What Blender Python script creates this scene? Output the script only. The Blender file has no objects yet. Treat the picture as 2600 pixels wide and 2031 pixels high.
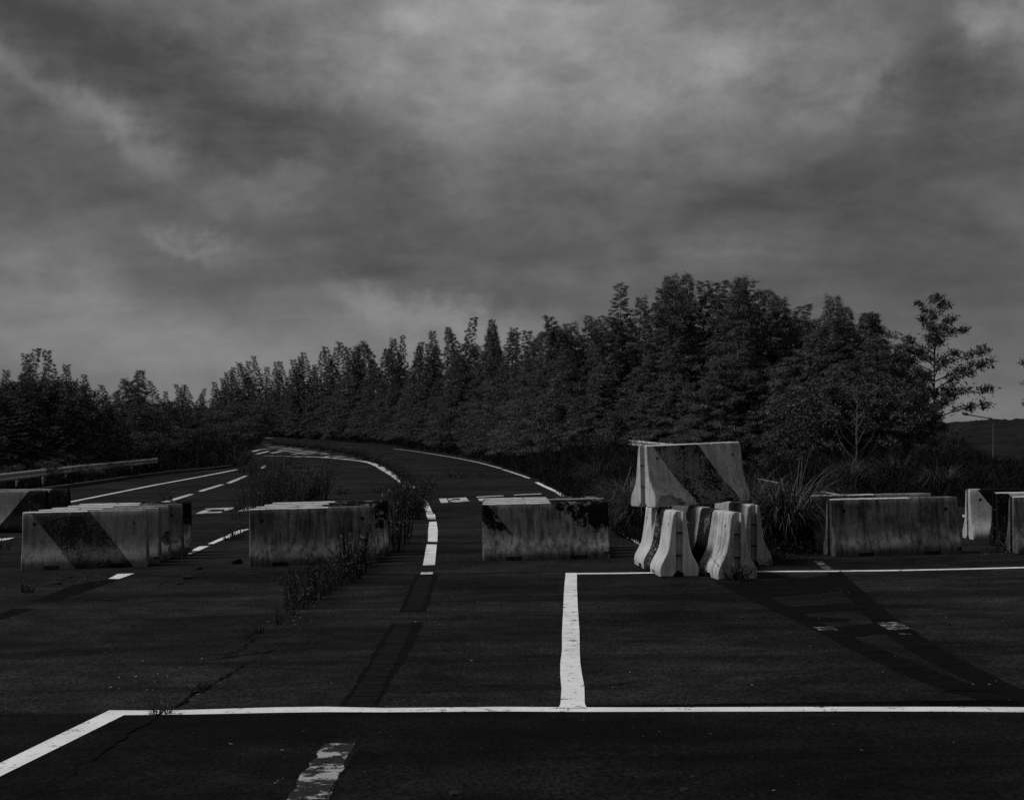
import bpy, bmesh, math, random
import numpy as np
from mathutils import Vector, Matrix

random.seed(7)
rng = np.random.default_rng(11)
SC = bpy.context.scene
COL = SC.collection

# ------------------------------------------------------------------ camera
F = 3600.0            # focal length in photo pixels (photo 2600 x 2031)
CX, HY = 1300.0, 1095.0   # principal column, horizon row
CH = 2.1              # camera height
cam = bpy.data.cameras.new('camera')
cam.sensor_width = 36.0
cam.lens = F / 2600 * 36
cam.shift_y = (HY - 1015.5) / 2600
cam.clip_start = 0.1
cam.clip_end = 6000
camo = bpy.data.objects.new('camera', cam)
camo.location = (0, 0, CH)
camo.rotation_euler = (math.radians(90), 0, 0)
COL.objects.link(camo)
SC.camera = camo

# ------------------------------------------------------------------ sun, exposure
SUN_DIR = Vector((-0.64, -0.03, 0.77)).normalized()      # towards the sun
sun = bpy.data.lights.new('sun', 'SUN')
sun.energy = 1.5
sun.angle = math.radians(14)
sun.color = (1, 1, 1)
suno = bpy.data.objects.new('sun', sun)
suno.rotation_euler = SUN_DIR.to_track_quat('Z', 'Y').to_euler()
suno.location = (-40, -10, 60)
COL.objects.link(suno)
vs = SC.view_settings
vs.view_transform = 'Standard'
vs.look = 'None'
vs.gamma = 1
vs.exposure = 0.55
vs.use_curve_mapping = False
SC.cycles.use_denoising = False
SC.cycles.max_bounces = 3
SC.cycles.diffuse_bounces = 2
SC.cycles.glossy_bounces = 1


# ------------------------------------------------------------------ node helper
class NT:
    def __init__(self, tree):
        self.t = tree
        tree.nodes.clear()

    def n(self, kind, **kw):
        nd = self.t.nodes.new(kind)
        for k, v in kw.items():
            setattr(nd, k, v)
        return nd

    def link(self, a, b):
        self.t.links.new(a, b)

    def put(self, sock, v):
        if isinstance(v, (int, float)):
            sock.default_value = v
        elif isinstance(v, (tuple, list)):
            sock.default_value = v
        else:
            self.t.links.new(v, sock)

    def m(self, op, a, b=None, c=None, clamp=False):
        nd = self.n('ShaderNodeMath', operation=op, use_clamp=clamp)
        self.put(nd.inputs[0], a)
        if b is not None:
            self.put(nd.inputs[1], b)
        if c is not None:
            self.put(nd.inputs[2], c)
        return nd.outputs[0]

    def noise(self, vec, scale, detail=3.0, rough=0.55, dist=0.0, dims='3D'):
        nd = self.n('ShaderNodeTexNoise', noise_dimensions=dims)
        nd.inputs['Scale'].default_value = scale
        nd.inputs['Detail'].default_value = detail
        nd.inputs['Roughness'].default_value = rough
        nd.inputs['Distortion'].default_value = dist
        self.link(vec, nd.inputs['Vector'])
        return nd.outputs[0]

    def mapping(self, vec, scale=(1, 1, 1), rot=(0, 0, 0), loc=(0, 0, 0)):
        nd = self.n('ShaderNodeMapping')
        nd.inputs['Scale'].default_value = scale
        nd.inputs['Rotation'].default_value = rot
        nd.inputs['Location'].default_value = loc
        self.link(vec, nd.inputs['Vector'])
        return nd.outputs[0]

    def rng(self, v, a, b, c=0.0, d=1.0, smooth=True):
        nd = self.n('ShaderNodeMapRange')
        nd.interpolation_type = 'SMOOTHSTEP' if smooth else 'LINEAR'
        self.put(nd.inputs[0], v)
        nd.inputs[1].default_value = a
        nd.inputs[2].default_value = b
        nd.inputs[3].default_value = c
        nd.inputs[4].default_value = d
        return nd.outputs[0]

    def mix(self, f, a, b):
        nd = self.n('ShaderNodeMix', data_type='FLOAT')
        self.put(nd.inputs[0], f)
        self.put(nd.inputs[2], a)
        self.put(nd.inputs[3], b)
        return nd.outputs[0]

    def grey(self, v):
        nd = self.n('ShaderNodeCombineColor')
        for i in range(3):
            self.put(nd.inputs[i], v)
        return nd.outputs[0]


# ------------------------------------------------------------------ world: overcast cloud deck
world = bpy.data.worlds.new('World')
SC.world = world
world.use_nodes = True
w = NT(world.node_tree)
tc = w.n('ShaderNodeTexCoord')
sep = w.n('ShaderNodeSeparateXYZ')
w.link(tc.outputs['Generated'], sep.inputs[0])
dx, dy, dz = sep.outputs
dza = w.m('MAXIMUM', dz, 0.0)
den = w.m('ADD', dza, 0.24)
cmb = w.n('ShaderNodeCombineXYZ')
w.put(cmb.inputs[0], w.m('DIVIDE', dx, den))
w.put(cmb.inputs[1], w.m('DIVIDE', dy, den))
w.put(cmb.inputs[2], 0.0)
plane = cmb.outputs[0]
pm = w.mapping(plane, scale=(0.9, 1.15, 1), rot=(0, 0, math.radians(24)), loc=(3.1, 1.7, 0))
n_big = w.noise(pm, 0.55, 7, 0.55, 0.5)
n_mid = w.noise(w.mapping(plane, scale=(0.8, 1.5, 1), rot=(0, 0, math.radians(-28)), loc=(7, 2, 0)), 1.6, 9, 0.6, 0.45)
n_wsp = w.noise(w.mapping(tc.outputs['Generated'], scale=(1, 1, 1.7), rot=(0, math.radians(14), 0), loc=(2.3, 9, 0)), 11, 10, 0.64, 0.3)
n_fin = w.noise(w.mapping(tc.outputs['Generated'], scale=(1, 1, 1.5), rot=(0, 0.3, 0)), 26, 8, 0.6, 0.2)
warp1 = w.noise(tc.outputs['Generated'], 7, 8, 0.62, 0.2)
warp2 = w.noise(w.mapping(tc.outputs['Generated'], loc=(5, 3, 1)), 7, 8, 0.62, 0.2)
az = w.m('ADD', w.m('ARCTAN2', dx, dy), w.m('MULTIPLY', w.m('SUBTRACT', warp1, 0.5), 0.22))
el = w.m('ADD', w.m('ARCSINE', dz), w.m('MULTIPLY', w.m('SUBTRACT', warp2, 0.5), 0.12))
# broad cloud bodies: photo column, row, half sizes (photo pixels), tilt, brightness
LOBES = [(1290, 30, 480, 250, 0, 0.118), (420, 225, 640, 120, -17, -0.052),
         (200, 330, 360, 45, -24, 0.050), (1930, 140, 200, 100, 12, 0.065),
         (2150, 255, 130, 70, 45, 0.055), (2580, 150, 100, 80, -30, 0.075),
         (2350, 620, 520, 260, 8, -0.030), (900, 540, 700, 130, -12, -0.020),
         (650, 900, 900, 130, -3, 0.055), (1080, 825, 230, 50, -24, 0.060),
         (150, 785, 220, 60, 5, 0.030), (590, 630, 80, 22, -12, 0.045), (780, 470, 160, 40, 20, 0.03),
         (1650, 600, 600, 100, 10, -0.020), (2250, 960, 600, 100, 0, 0.015), (1330, 790, 260, 45, -10, -0.018),
         (1100, 330, 300, 120, -30, 0.02), (1720, 700, 300, 40, 4, 0.02), (2350, 330, 300, 110, -10, -0.03)]
tot = None
for (px, py, sx, sy, rot, amp) in LOBES:
    a0, e0 = (px - CX) / F, (HY - py) / F
    c_, s_ = math.cos(math.radians(rot)), math.sin(math.radians(rot))
    u = w.m('SUBTRACT', az, a0)
    v = w.m('SUBTRACT', el, e0)
    uu = w.m('DIVIDE', w.m('ADD', w.m('MULTIPLY', u, c_), w.m('MULTIPLY', v, s_)), sx / F)
    vv = w.m('DIVIDE', w.m('SUBTRACT', w.m('MULTIPLY', v, c_), w.m('MULTIPLY', u, s_)), sy / F)
    g = w.m('EXPONENT', w.m('MULTIPLY', w.m('ADD', w.m('MULTIPLY', uu, uu), w.m('MULTIPLY', vv, vv)), -1.0))
    g = w.m('MULTIPLY', g, amp)
    tot = g if tot is None else w.m('ADD', tot, g)
val = w.m('ADD', tot, 0.077)
val = w.m('ADD', val, w.m('MULTIPLY', w.m('SUBTRACT', n_big, 0.5), 0.085))
val = w.m('ADD', val, w.m('MULTIPLY', w.m('SUBTRACT', n_mid, 0.5), w.rng(dz, 0.0, 0.16, 0.05, 0.125)))
tex = w.m('ADD', w.m('MULTIPLY', w.m('SUBTRACT', n_wsp, 0.5), 1.25), w.m('MULTIPLY', w.m('SUBTRACT', n_fin, 0.5), 0.85))
val = w.m('MULTIPLY', val, w.m('ADD', 1.0, w.m('MULTIPLY', tex, w.rng(dz, 0.02, 0.22, 0.4, 1.05))))
val = w.m('MAXIMUM', val, 0.03)
sky = w.n('ShaderNodeTexSky')
sky.sky_type = 'NISHITA'
sky.sun_disc = False
sky.sun_elevation = math.asin(SUN_DIR.z)
sky.sun_rotation = math.atan2(SUN_DIR.x, SUN_DIR.y)
bw = w.n('ShaderNodeRGBToBW')
w.link(sky.outputs[0], bw.inputs[0])
# strength 0.1: cloud radiance plus a little of the clear sky that shines through the deck
total = w.m('ADD', w.m('MULTIPLY', val, 10.0), w.m('MULTIPLY', w.m('MINIMUM', bw.outputs[0], 4.0), 0.04))
bg = w.n('ShaderNodeBackground')
bg.inputs['Strength'].default_value = 0.1
w.link(w.grey(total), bg.inputs['Color'])
world.cycles.sampling_method = 'NONE'   # the deck is smooth: plain sampling is enough
out = w.n('ShaderNodeOutputWorld')
w.link(bg.outputs[0], out.inputs[0])


# ------------------------------------------------------------------ ground shape
def sstep(a, b, x):
    t = np.clip((np.asarray(x, dtype=float) - a) / (b - a), 0, 1)
    return t * t * (3 - 2 * t)


def G(x, y):
    """height of the paved plane: superelevated near the barriers, rising gently in the distance"""
    x = np.asarray(x, dtype=float)
    y = np.asarray(y, dtype=float)
    cross = 0.018 * 12 * np.tanh(x / 12) * (1 - sstep(60, 130, y))
    yy = np.maximum(y - 90, 0)
    rise = 0.0066 * (np.sqrt(yy * yy + 400) - 20)
    return cross + rise


def ray(px, py, h=0.0):
    """point of the paved plane (raised by h) that the photo shows at a pixel"""
    ax, az_ = (px - CX) / F, (HY - py) / F

    def f(t):
        return CH + t * az_ - (float(G(t * ax, t)) + h)
    lo = 2.0
    hi = lo
    while hi < 900:
        hi = lo * 1.03
        if f(hi) <= 0:
            break
        lo = hi
    for _ in range(40):
        mid = 0.5 * (lo + hi)
        if f(mid) > 0:
            lo = mid
        else:
            hi = mid
    t = 0.5 * (lo + hi)
    return np.array([t * ax, t])


ROAD_PX_LEFT = [(-300, 1315), (-100, 1283), (0, 1263), (165, 1241), (400, 1206), (520, 1195), (592, 1187), (640, 1176),
                (640, 1168), (600, 1158), (640, 1141), (662, 1128), (668, 1113)]
ROAD_PX_RIGHT = [(720, 1112), (820, 1118.5), (900, 1124.5), (1000, 1133), (1100, 1147), (1200, 1163), (1260, 1177), (1330, 1199),
                 (1400, 1225), (1435, 1245), (1490, 1288), (1560, 1330), (1640, 1372), (1720, 1393), (1850, 1402),
                 (1990, 1400), (2085, 1382), (2030, 1310), (1950, 1262), (1850, 1226), (1750, 1202), (1745, 1190),
                 (1850, 1201), (1980, 1222), (2128, 1251), (2300, 1271), (2450, 1284), (2600, 1300), (2800, 1318)]
road_poly = [np.array([-60.0, -14.0])] + [ray(*p) for p in ROAD_PX_LEFT] + [ray(*p) for p in ROAD_PX_RIGHT] + \
            [np.array([60.0, 28.0]), np.array([60.0, -14.0])]
road_poly.insert(1, np.array([-60.0, 30.0]))
RP = np.array(road_poly)


def road_dist(X, Y):
    """signed distance to the asphalt outline, negative inside"""
    X = np.atleast_1d(np.asarray(X, float))
    Y = np.atleast_1d(np.asarray(Y, float))
    A = RP
    B = np.roll(RP, -1, 0)
    best = np.full(X.shape, 1e9)
    inside = np.zeros(X.shape, bool)
    for a, b in zip(A, B):
        d = b - a
        t = np.clip(((X - a[0]) * d[0] + (Y - a[1]) * d[1]) / (d @ d), 0, 1)
        best = np.minimum(best, np.hypot(X - a[0] - t * d[0], Y - a[1] - t * d[1]))
        cond = (a[1] > Y) != (b[1] > Y)
        with np.errstate(divide='ignore', invalid='ignore'):
            xc = a[0] + (Y - a[1]) / (b[1] - a[1] if b[1] != a[1] else 1e-9) * d[0]
        inside ^= cond & (X < xc)
    return np.where(inside, -best, best)


def T(X, Y):
    """terrain height"""
    X = np.atleast_1d(np.asarray(X, float))
    Y = np.atleast_1d(np.asarray(Y, float))
    D = road_dist(X, Y)
    z = G(X, Y) - 0.07
    bank = 0.06 * sstep(0.0, 0.5, D) + 0.75 * sstep(1.5, 9, D) * sstep(-25, 0, X) + 0.25 * sstep(1.5, 9, D)
    bank *= 1 + 0.25 * np.sin(X * 0.35 + 1.3) * np.sin(Y * 0.21)
    z = z + bank
    z = z - 0.55 * sstep(13, 19, X) * sstep(1.5, 9, D)
    valley = sstep(18.5, 44, X) * sstep(40, 75, Y)
    z = z * (1 - valley) + (-7.5) * valley
    return z


def Tz(x, y):
    return float(T(x, y)[0])


# ------------------------------------------------------------------ materials
def new_mat(name):
    m = bpy.data.materials.new(name)
    m.use_nodes = True
    t = NT(m.node_tree)
    bs = t.n('ShaderNodeBsdfPrincipled')
    o = t.n('ShaderNodeOutputMaterial')
    t.link(bs.outputs[0], o.inputs[0])
    return m, t, bs


def bump(t, bs, h, strength, dist):
    b = t.n('ShaderNodeBump')
    b.inputs['Strength'].default_value = strength
    b.inputs['Distance'].default_value = dist
    t.link(h, b.inputs['Height'])
    t.link(b.outputs[0], bs.inputs['Normal'])


def asphalt_nodes(t, level=1.0):
    co = t.n('ShaderNodeTexCoord').outputs['Object']
    big = t.noise(co, 0.22, 5, 0.6)
    streak = t.noise(t.mapping(co, scale=(0.16, 1.1, 1), rot=(0, 0, 0.05)), 1.0, 6, 0.62, 0.8)
    mid = t.noise(co, 2.4, 5, 0.6)
    agg = t.noise(t.mapping(co, scale=(1.0, 0.6, 1)), 34, 3, 0.7)
    fleck = t.noise(t.mapping(co, loc=(3, 9, 1), scale=(1, 0.6, 1)), 22, 2, 0.5)
    base = t.mix(t.rng(big, 0.3, 0.7), 0.0065 * level, 0.0165 * level)
    base = t.m('MULTIPLY', base, t.rng(streak, 0.30, 0.56, 0.42, 1.08))
    smear = t.noise(t.mapping(co, scale=(0.35, 0.8, 1), rot=(0, 0, -0.2), loc=(4, 7, 2)), 0.75, 7, 0.66, 1.2)
    base = t.m('MULTIPLY', base, t.rng(smear, 0.33, 0.66, 0.55, 1.4))
    base = t.m('MULTIPLY', base, t.rng(mid, 0.3, 0.7, 0.7, 1.3))
    base = t.m('MULTIPLY', base, t.rng(agg, 0.3, 0.72, 0.25, 2.15))
    base = t.m('ADD', base, t.m('MULTIPLY', t.rng(fleck, 0.71, 0.80), 0.05))
    return co, base, agg


def mat_asphalt(name, level=1.0, rough=0.85):
    m, t, bs = new_mat(name)
    co, base, agg = asphalt_nodes(t, level)
    t.link(t.grey(base), bs.inputs['Base Color'])
    bs.inputs['Roughness'].default_value = rough
    bs.inputs['Specular IOR Level'].default_value = 0.05
    bump(t, bs, agg, 0.5, 0.006)
    return m


def mat_paint(name, wear=0.5, tone=0.72, low=0.0):
    m, t, bs = new_mat(name)
    co, base, agg = asphalt_nodes(t)
    a = t.noise(co, 9, 8, 0.68, 0.4)
    b = t.noise(t.mapping(co, scale=(1, 5, 1)), 2.2, 7, 0.7, 1.0)
    c = t.noise(co, 60, 3, 0.6)
    s = t.m('ADD', t.m('ADD', t.m('MULTIPLY', a, 0.5), t.m('MULTIPLY', b, 0.35)), t.m('MULTIPLY', c, 0.25))
    if low:
        s = t.m('ADD', s, t.m('MULTIPLY', t.m('SUBTRACT', t.noise(t.mapping(co, loc=(2.2, 0.35, 0)), 3.4, 4, 0.6), 0.5), low))
    mask = t.rng(s, wear - 0.035, wear + 0.035)
    dirt = t.rng(t.noise(co, 1.3, 6, 0.65), 0.3, 0.7, 0.8, 1.08)
    pt = t.m('MULTIPLY', t.m('MULTIPLY', dirt, tone), t.rng(c, 0.25, 0.75, 0.88, 1.08))
    t.link(t.grey(t.mix(mask, base, pt)), bs.inputs['Base Color'])
    bs.inputs['Roughness'].default_value = 0.7
    bs.inputs['Specular IOR Level'].default_value = 0.25
    bump(t, bs, agg, 0.35, 0.004)
    return m


def mat_scrape(name, lo, hi):
    """ground-off old marking: transverse grinding ridges"""
    m, t, bs = new_mat(name)
    co = t.n('ShaderNodeTexCoord').outputs['Object']
    r = t.noise(t.mapping(co, scale=(0.8, 9, 1)), 2.0, 5, 0.65, 0.6)
    g = t.noise(co, 80, 2, 0.6)
    v = t.m('MULTIPLY', t.rng(r, 0.35, 0.6, lo, hi), t.rng(g, 0.3, 0.7, 0.6, 1.4))
    t.link(t.grey(v), bs.inputs['Base Color'])
    bs.inputs['Roughness'].default_value = 0.85
    bs.inputs['Specular IOR Level'].default_value = 0.03
    bump(t, bs, r, 0.6, 0.006)
    return m


def mat_plain(name, v, rough=0.9, spec=0.04, var=0.3, scale=8):
    m, t, bs = new_mat(name)
    co = t.n('ShaderNodeTexCoord').outputs['Object']
    n = t.noise(co, scale, 6, 0.65)
    t.link(t.grey(t.rng(n, 0.25, 0.75, v * (1 - var), v * (1 + var))), bs.inputs['Base Color'])
    bs.inputs['Roughness'].default_value = rough
    bs.inputs['Specular IOR Level'].default_value = spec
    return m


def mat_leaf(name, lo, hi, rough=0.6, spec=0.25):
    m, t, bs = new_mat(name)
    at = t.n('ShaderNodeAttribute', attribute_name='tone')
    v = t.mix(at.outputs['Fac'], lo, hi)
    oi = t.n('ShaderNodeObjectInfo')
    v = t.m('MULTIPLY', v, t.rng(oi.outputs['Random'], 0, 1, 0.75, 1.25, smooth=False))
    t.link(t.grey(v), bs.inputs['Base Color'])
    bs.inputs['Roughness'].default_value = rough
    bs.inputs['Specular IOR Level'].default_value = spec
    return m


def mat_barrier(name, paint, grime, stripes=None, slope=0.8, flake=0.5, black=0.02, seed=0.0, top=0.54, topx=0.15, lowloss=0.0, fscale=30, under_k=0.42):
    m, t, bs = new_mat(name)
    co = t.n('ShaderNodeTexCoord').outputs['Object']
    oi = t.n('ShaderNodeObjectInfo')
    off = t.n('ShaderNodeCombineXYZ')
    t.put(off.inputs[0], t.m('MULTIPLY', oi.outputs['Random'], 37.0))
    off.inputs[1].default_value = seed
    va = t.n('ShaderNodeVectorMath', operation='ADD')
    t.link(co, va.inputs[0])
    t.link(off.outputs[0], va.inputs[1])
    vc = va.outputs[0]
    sp = t.n('ShaderNodeSeparateXYZ')
    t.link(co, sp.inputs[0])
    x, y, z = sp.outputs
    vert = t.noise(t.mapping(vc, scale=(14, 14, 0.7)), 1.0, 6, 0.65, 0.3)
    blot = t.noise(vc, 3.2, 7, 0.66, 0.4)
    pit = t.noise(vc, 38, 3, 0.6)
    fine = t.noise(vc, 120, 2, 0.6)
    pock = t.rng(pit, 0.70, 0.76)
    base = t.m('MULTIPLY', t.rng(blot, 0.3, 0.68, 1 - 0.6 * grime, 1.08), t.rng(vert, 0.32, 0.62, 1 - 0.75 * grime, 1.06))
    base = t.m('MULTIPLY', base, t.rng(fine, 0.3, 0.7, 0.85, 1.12))
    # chipped paint specks
    chip = t.rng(t.noise(t.mapping(vc, scale=(1, 1, 0.55)), 26, 5, 0.68), 0.63, 0.68)
    base = t.m('MULTIPLY', base, t.m('SUBTRACT', 1.0, t.m('MULTIPLY', chip, 0.25 + 0.5 * grime)))
    col = t.m('MULTIPLY', base, paint)
    if stripes:
        s = t.m('ADD', x, t.m('MULTIPLY', t.m('SUBTRACT', z, 0.92), slope))
        s = t.m('ADD', s, t.m('MULTIPLY', t.m('SUBTRACT', pit, 0.5), 0.03))
        mask = None
        for a, b in stripes:
            k = t.m('MULTIPLY', t.rng(s, a - 0.006, a + 0.006), t.rng(s, b - 0.006, b + 0.006, 1.0, 0.0))
            mask = k if mask is None else t.m('MAXIMUM', mask, k)
        fl1 = t.noise(t.mapping(vc, loc=(4, 2, 8)), fscale, 8, 0.72)
        fl2 = t.noise(t.mapping(vc, loc=(1, 7, 3)), 2.6, 4, 0.6)
        fsum = t.m('ADD', t.m('MULTIPLY', fl1, 0.6), t.m('MULTIPLY', fl2, 0.4))
        if lowloss:
            fsum = t.m('ADD', fsum, t.rng(z, 0.30, 0.62, lowloss, 0.0))
        lost = t.rng(fsum, 0.58 - 0.13 * flake, 0.62 - 0.13 * flake)
        under = t.m('MULTIPLY', base, paint * under_k)
        blk = t.mix(lost, black, under)
        col = t.mix(mask, col, blk)
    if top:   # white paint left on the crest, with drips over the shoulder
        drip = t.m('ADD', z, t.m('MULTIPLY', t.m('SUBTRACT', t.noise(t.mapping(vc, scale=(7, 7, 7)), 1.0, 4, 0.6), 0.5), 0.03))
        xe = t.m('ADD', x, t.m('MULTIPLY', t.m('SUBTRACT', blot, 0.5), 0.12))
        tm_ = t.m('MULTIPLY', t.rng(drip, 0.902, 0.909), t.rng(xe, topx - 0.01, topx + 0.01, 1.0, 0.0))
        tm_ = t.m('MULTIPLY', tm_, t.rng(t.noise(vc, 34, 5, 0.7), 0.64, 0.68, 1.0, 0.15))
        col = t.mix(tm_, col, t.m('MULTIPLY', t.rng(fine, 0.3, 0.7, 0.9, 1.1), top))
    col = t.m('MULTIPLY', col, t.m('SUBTRACT', 1.0, t.m('MULTIPLY', pock, 0.5)))
    t.link(t.grey(col), bs.inputs['Base Color'])
    bs.inputs['Roughness'].default_value = 0.9
    bs.inputs['Specular IOR Level'].default_value = 0.06
    bump(t, bs, t.m('ADD', t.m('MULTIPLY', pit, 0.7), t.m('MULTIPLY', blot, 0.6)), 0.55, 0.012)
    return m


def mat_ground():
    m, t, bs = new_mat('verge_soil')
    co = t.n('ShaderNodeTexCoord').outputs['Object']
    n = t.noise(co, 1.2, 8, 0.7)
    n2 = t.noise(co, 0.02, 6, 0.6)
    v = t.m('MULTIPLY', t.rng(n, 0.3, 0.7, 0.010, 0.028), t.rng(n2, 0.3, 0.7, 0.7, 1.4))
    t.link(t.grey(v), bs.inputs['Base Color'])
    bs.inputs['Roughness'].default_value = 0.95
    bs.inputs['Specular IOR Level'].default_value = 0.05
    bump(t, bs, n, 0.8, 0.1)
    return m


M_ASPH = mat_asphalt('asphalt')
M_PATCH = mat_asphalt('newer_asphalt', 0.5)
M_PAINT = mat_paint('road_paint', 0.475, 0.82)
M_PAINTW = mat_paint('worn_road_paint', 0.50, 0.6)
M_PAINTX = mat_paint('scraped_road_paint', 0.595, 0.36)
M_FADED = mat_paint('faded_road_paint', 0.60, 0.34, 1.1)
M_SCRAPE = mat_scrape('scraped_asphalt', 0.002, 0.006)
M_SCRAPE2 = mat_scrape('scraped_asphalt_core', 0.0035, 0.013)
M_CRACK = mat_plain('crack_dirt', 0.004, var=0.5)
M_GROUND = mat_ground()
M_KERB = mat_plain('kerb_concrete', 0.06, var=0.4)
M_STONE = mat_plain('dark_stone', 0.022, var=0.5)
M_LITTER = mat_plain('dry_litter', 0.2, var=0.6)
M_STEEL = mat_plain('galvanised_steel', 0.4, 0.55, 0.4, 0.25, 3)
M_DSTEEL = mat_plain('rusty_steel', 0.02, 0.7, 0.2, 0.4)
M_POLE = mat_plain('grey_pole', 0.11, 0.6, 0.3, 0.2)
M_BARK = mat_plain('bark', 0.025, var=0.5)
M_PALEBARK = mat_plain('pale_bark', 0.13, var=0.3)
M_HILL = mat_plain('wooded_hill', 0.013, var=0.5, scale=0.08)
M_CEDAR = mat_leaf('cedar_foliage', 0.034, 0.14)
M_BAMBOO = mat_leaf('bamboo_foliage', 0.03, 0.15)
M_SHRUB = mat_leaf('shrub_foliage', 0.022, 0.11)
M_GRASS = mat_leaf('verge_grass', 0.004, 0.024, 0.8, 0.05)
M_PAMPAS = mat_leaf('pampas_blades', 0.008, 0.26)
M_WEED = mat_leaf('dry_weed', 0.008, 0.11)


# ------------------------------------------------------------------ object helpers
def link(o, parent=None):
    COL.objects.link(o)
    if parent is not None:
        o.parent = parent
    return o


def mesh_obj(name, verts, faces, mat, parent=None, smooth=False):
    me = bpy.data.meshes.new(name)
    me.from_pydata([tuple(map(float, v)) for v in verts], [], faces)
    me.update()
    if smooth:
        me.shade_smooth()
    me.materials.append(mat)
    return link(bpy.data.objects.new(name, me), parent)


def empty(name, loc, rz=0.0):
    o = bpy.data.objects.new(name, None)
    o.empty_display_size = 0.2
    o.location = loc
    o.rotation_euler = (0, 0, rz)
    return link(o)


def tag(o, label=None, cat=None, group=None, kind=None):
    if label:
        o['label'] = label
    if cat:
        o['category'] = cat
    if group:
        o['group'] = group
    if kind:
        o['kind'] = kind
    return o


def np_mesh(name, V, loops, sizes, tone=None):
    """mesh from flat numpy arrays"""
    me = bpy.data.meshes.new(name)
    V = np.asarray(V, np.float32)
    loops = np.asarray(loops, np.int32)
    sizes = np.asarray(sizes, np.int32)
    me.vertices.add(len(V))
    me.vertices.foreach_set('co', V.ravel())
    me.loops.add(len(loops))
    me.loops.foreach_set('vertex_index', loops)
    me.polygons.add(len(sizes))
    starts = np.concatenate([[0], np.cumsum(sizes)[:-1]]).astype(np.int32)
    me.polygons.foreach_set('loop_start', starts)
    if tone is not None:
        at = me.attributes.new('tone', 'FLOAT', 'POINT')
        at.data.foreach_set('value', np.asarray(tone, np.float32))
    me.update(calc_edges=True)
    return me


def copy_tree(src, loc, rz=0.0, scale=1.0, rx=0.0, ry=0.0):
    c = src.copy()
    COL.objects.link(c)
    c.location = loc
    c.rotation_euler = (rx, ry, rz)
    c.scale = scale if isinstance(scale, tuple) else (scale, scale, scale)
    for ch in src.children:
        d = ch.copy()
        COL.objects.link(d)
        d.parent = c
    return c


def sheet(name, poly, mat, lift, parent=None, cell=None):
    """horizontal polygon draped on the paved plane, split finely enough to follow it"""
    bm = bmesh.new()
    vs_ = [bm.verts.new((float(p[0]), float(p[1]), 0)) for p in poly]
    f = bm.faces.new(vs_)
    bmesh.ops.triangulate(bm, faces=[f], ngon_method='EAR_CLIP')
    xs = [p[0] for p in poly]
    ys = [p[1] for p in poly]
    cuts = []
    if cell is None:
        cell = (2.0, 2.0)
    yv = -12.0
    while yv < max(ys):
        if yv > min(ys):
            cuts.append(((0, yv, 0), (0, 1, 0)))
        yv += max(cell[1], 0.05 * max(yv, 0))
    xv = math.floor(min(xs)) + 0.37
    while xv < max(xs):
        if xv > min(xs):
            cuts.append(((xv, 0, 0), (1, 0, 0)))
        xv += cell[0]
    for co, no in cuts:
        geom = bm.verts[:] + bm.edges[:] + bm.faces[:]
        bmesh.ops.bisect_plane(bm, geom=geom, dist=1e-5, plane_co=co, plane_no=no)
    for v in bm.verts:
        v.co.z = float(G(v.co.x, v.co.y)) + lift
    bmesh.ops.recalc_face_normals(bm, faces=bm.faces[:])
    if sum(fc.normal.z for fc in bm.faces) < 0:
        bmesh.ops.reverse_faces(bm, faces=bm.faces[:])
    me = bpy.data.meshes.new(name)
    bm.to_mesh(me)
    bm.free()
    me.materials.append(mat)
    return link(bpy.data.objects.new(name, me), parent)


def strip(name, left, right, mat, lift, parent=None):
    """ribbon between two equally long ground polylines"""
    V, Fc = [], []
    n = len(left)
    for a, b in zip(left, right):
        for p in (a, b):
            V.append((p[0], p[1], float(G(p[0], p[1])) + lift))
    for i in range(n - 1):
        Fc.append((2 * i, 2 * i + 1, 2 * i + 3, 2 * i + 2))
    o = mesh_obj(name, V, Fc, mat, parent)
    me = o.data
    if sum(p.normal.z for p in me.polygons) < 0:
        me.flip_normals()
    return o


def dense(pts, step):
    out_ = []
    for a, b in zip(pts[:-1], pts[1:]):
        n = max(1, int(np.hypot(*(b - a)) / step))
        for i in range(n):
            out_.append(a + (b - a) * i / n)
    out_.append(pts[-1])
    return out_


def smooth_line(pts, it=2):
    for _ in range(it):
        q = [pts[0]]
        for a, b in zip(pts[:-1], pts[1:]):
            q += [a * 0.75 + b * 0.25, a * 0.25 + b * 0.75]
        q.append(pts[-1])
        pts = q
    return pts


def ribbon(name, pts, width, mat, lift, parent=None, jitter=0.0, taper=False):
    L, R = [], []
    n = len(pts)
    for i, p in enumerate(pts):
        d = pts[min(i + 1, n - 1)] - pts[max(i - 1, 0)]
        d = d / (np.hypot(*d) + 1e-9)
        nn = np.array([-d[1], d[0]])
        wd = width * (1 + jitter * (random.random() * 2 - 1))
        if taper:
            wd *= max(0.1, min(1, 3 * min(i, n - 1 - i) / n + 0.1))
        off = nn * (random.random() - 0.5) * width * jitter
        L.append(p + nn * wd / 2 + off)
        R.append(p - nn * wd / 2 + off)
    return strip(name, L, R, mat, lift, parent)


# photo regions used while measuring: (x0, y0, scale)
Z1 = (0, 1100, 700 / 2184)
Z2 = (500, 1050, 700 / 2184)
Z3 = (1000, 1080, 700 / 2184)
Z4 = (1500, 1080, 600 / 2184)
Z5 = (1950, 1080, 650 / 2184)
Z6 = (0, 1450, 1000 / 2184)
Z7 = (900, 1400, 800 / 2163)
Z8 = (1700, 1400, 900 / 2184)


def zp(zr, x, y):
    return ray(zr[0] + x * zr[2], zr[1] + y * zr[2])


def zl(zr, pts):
    return [zp(zr, *p) for p in pts]


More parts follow.
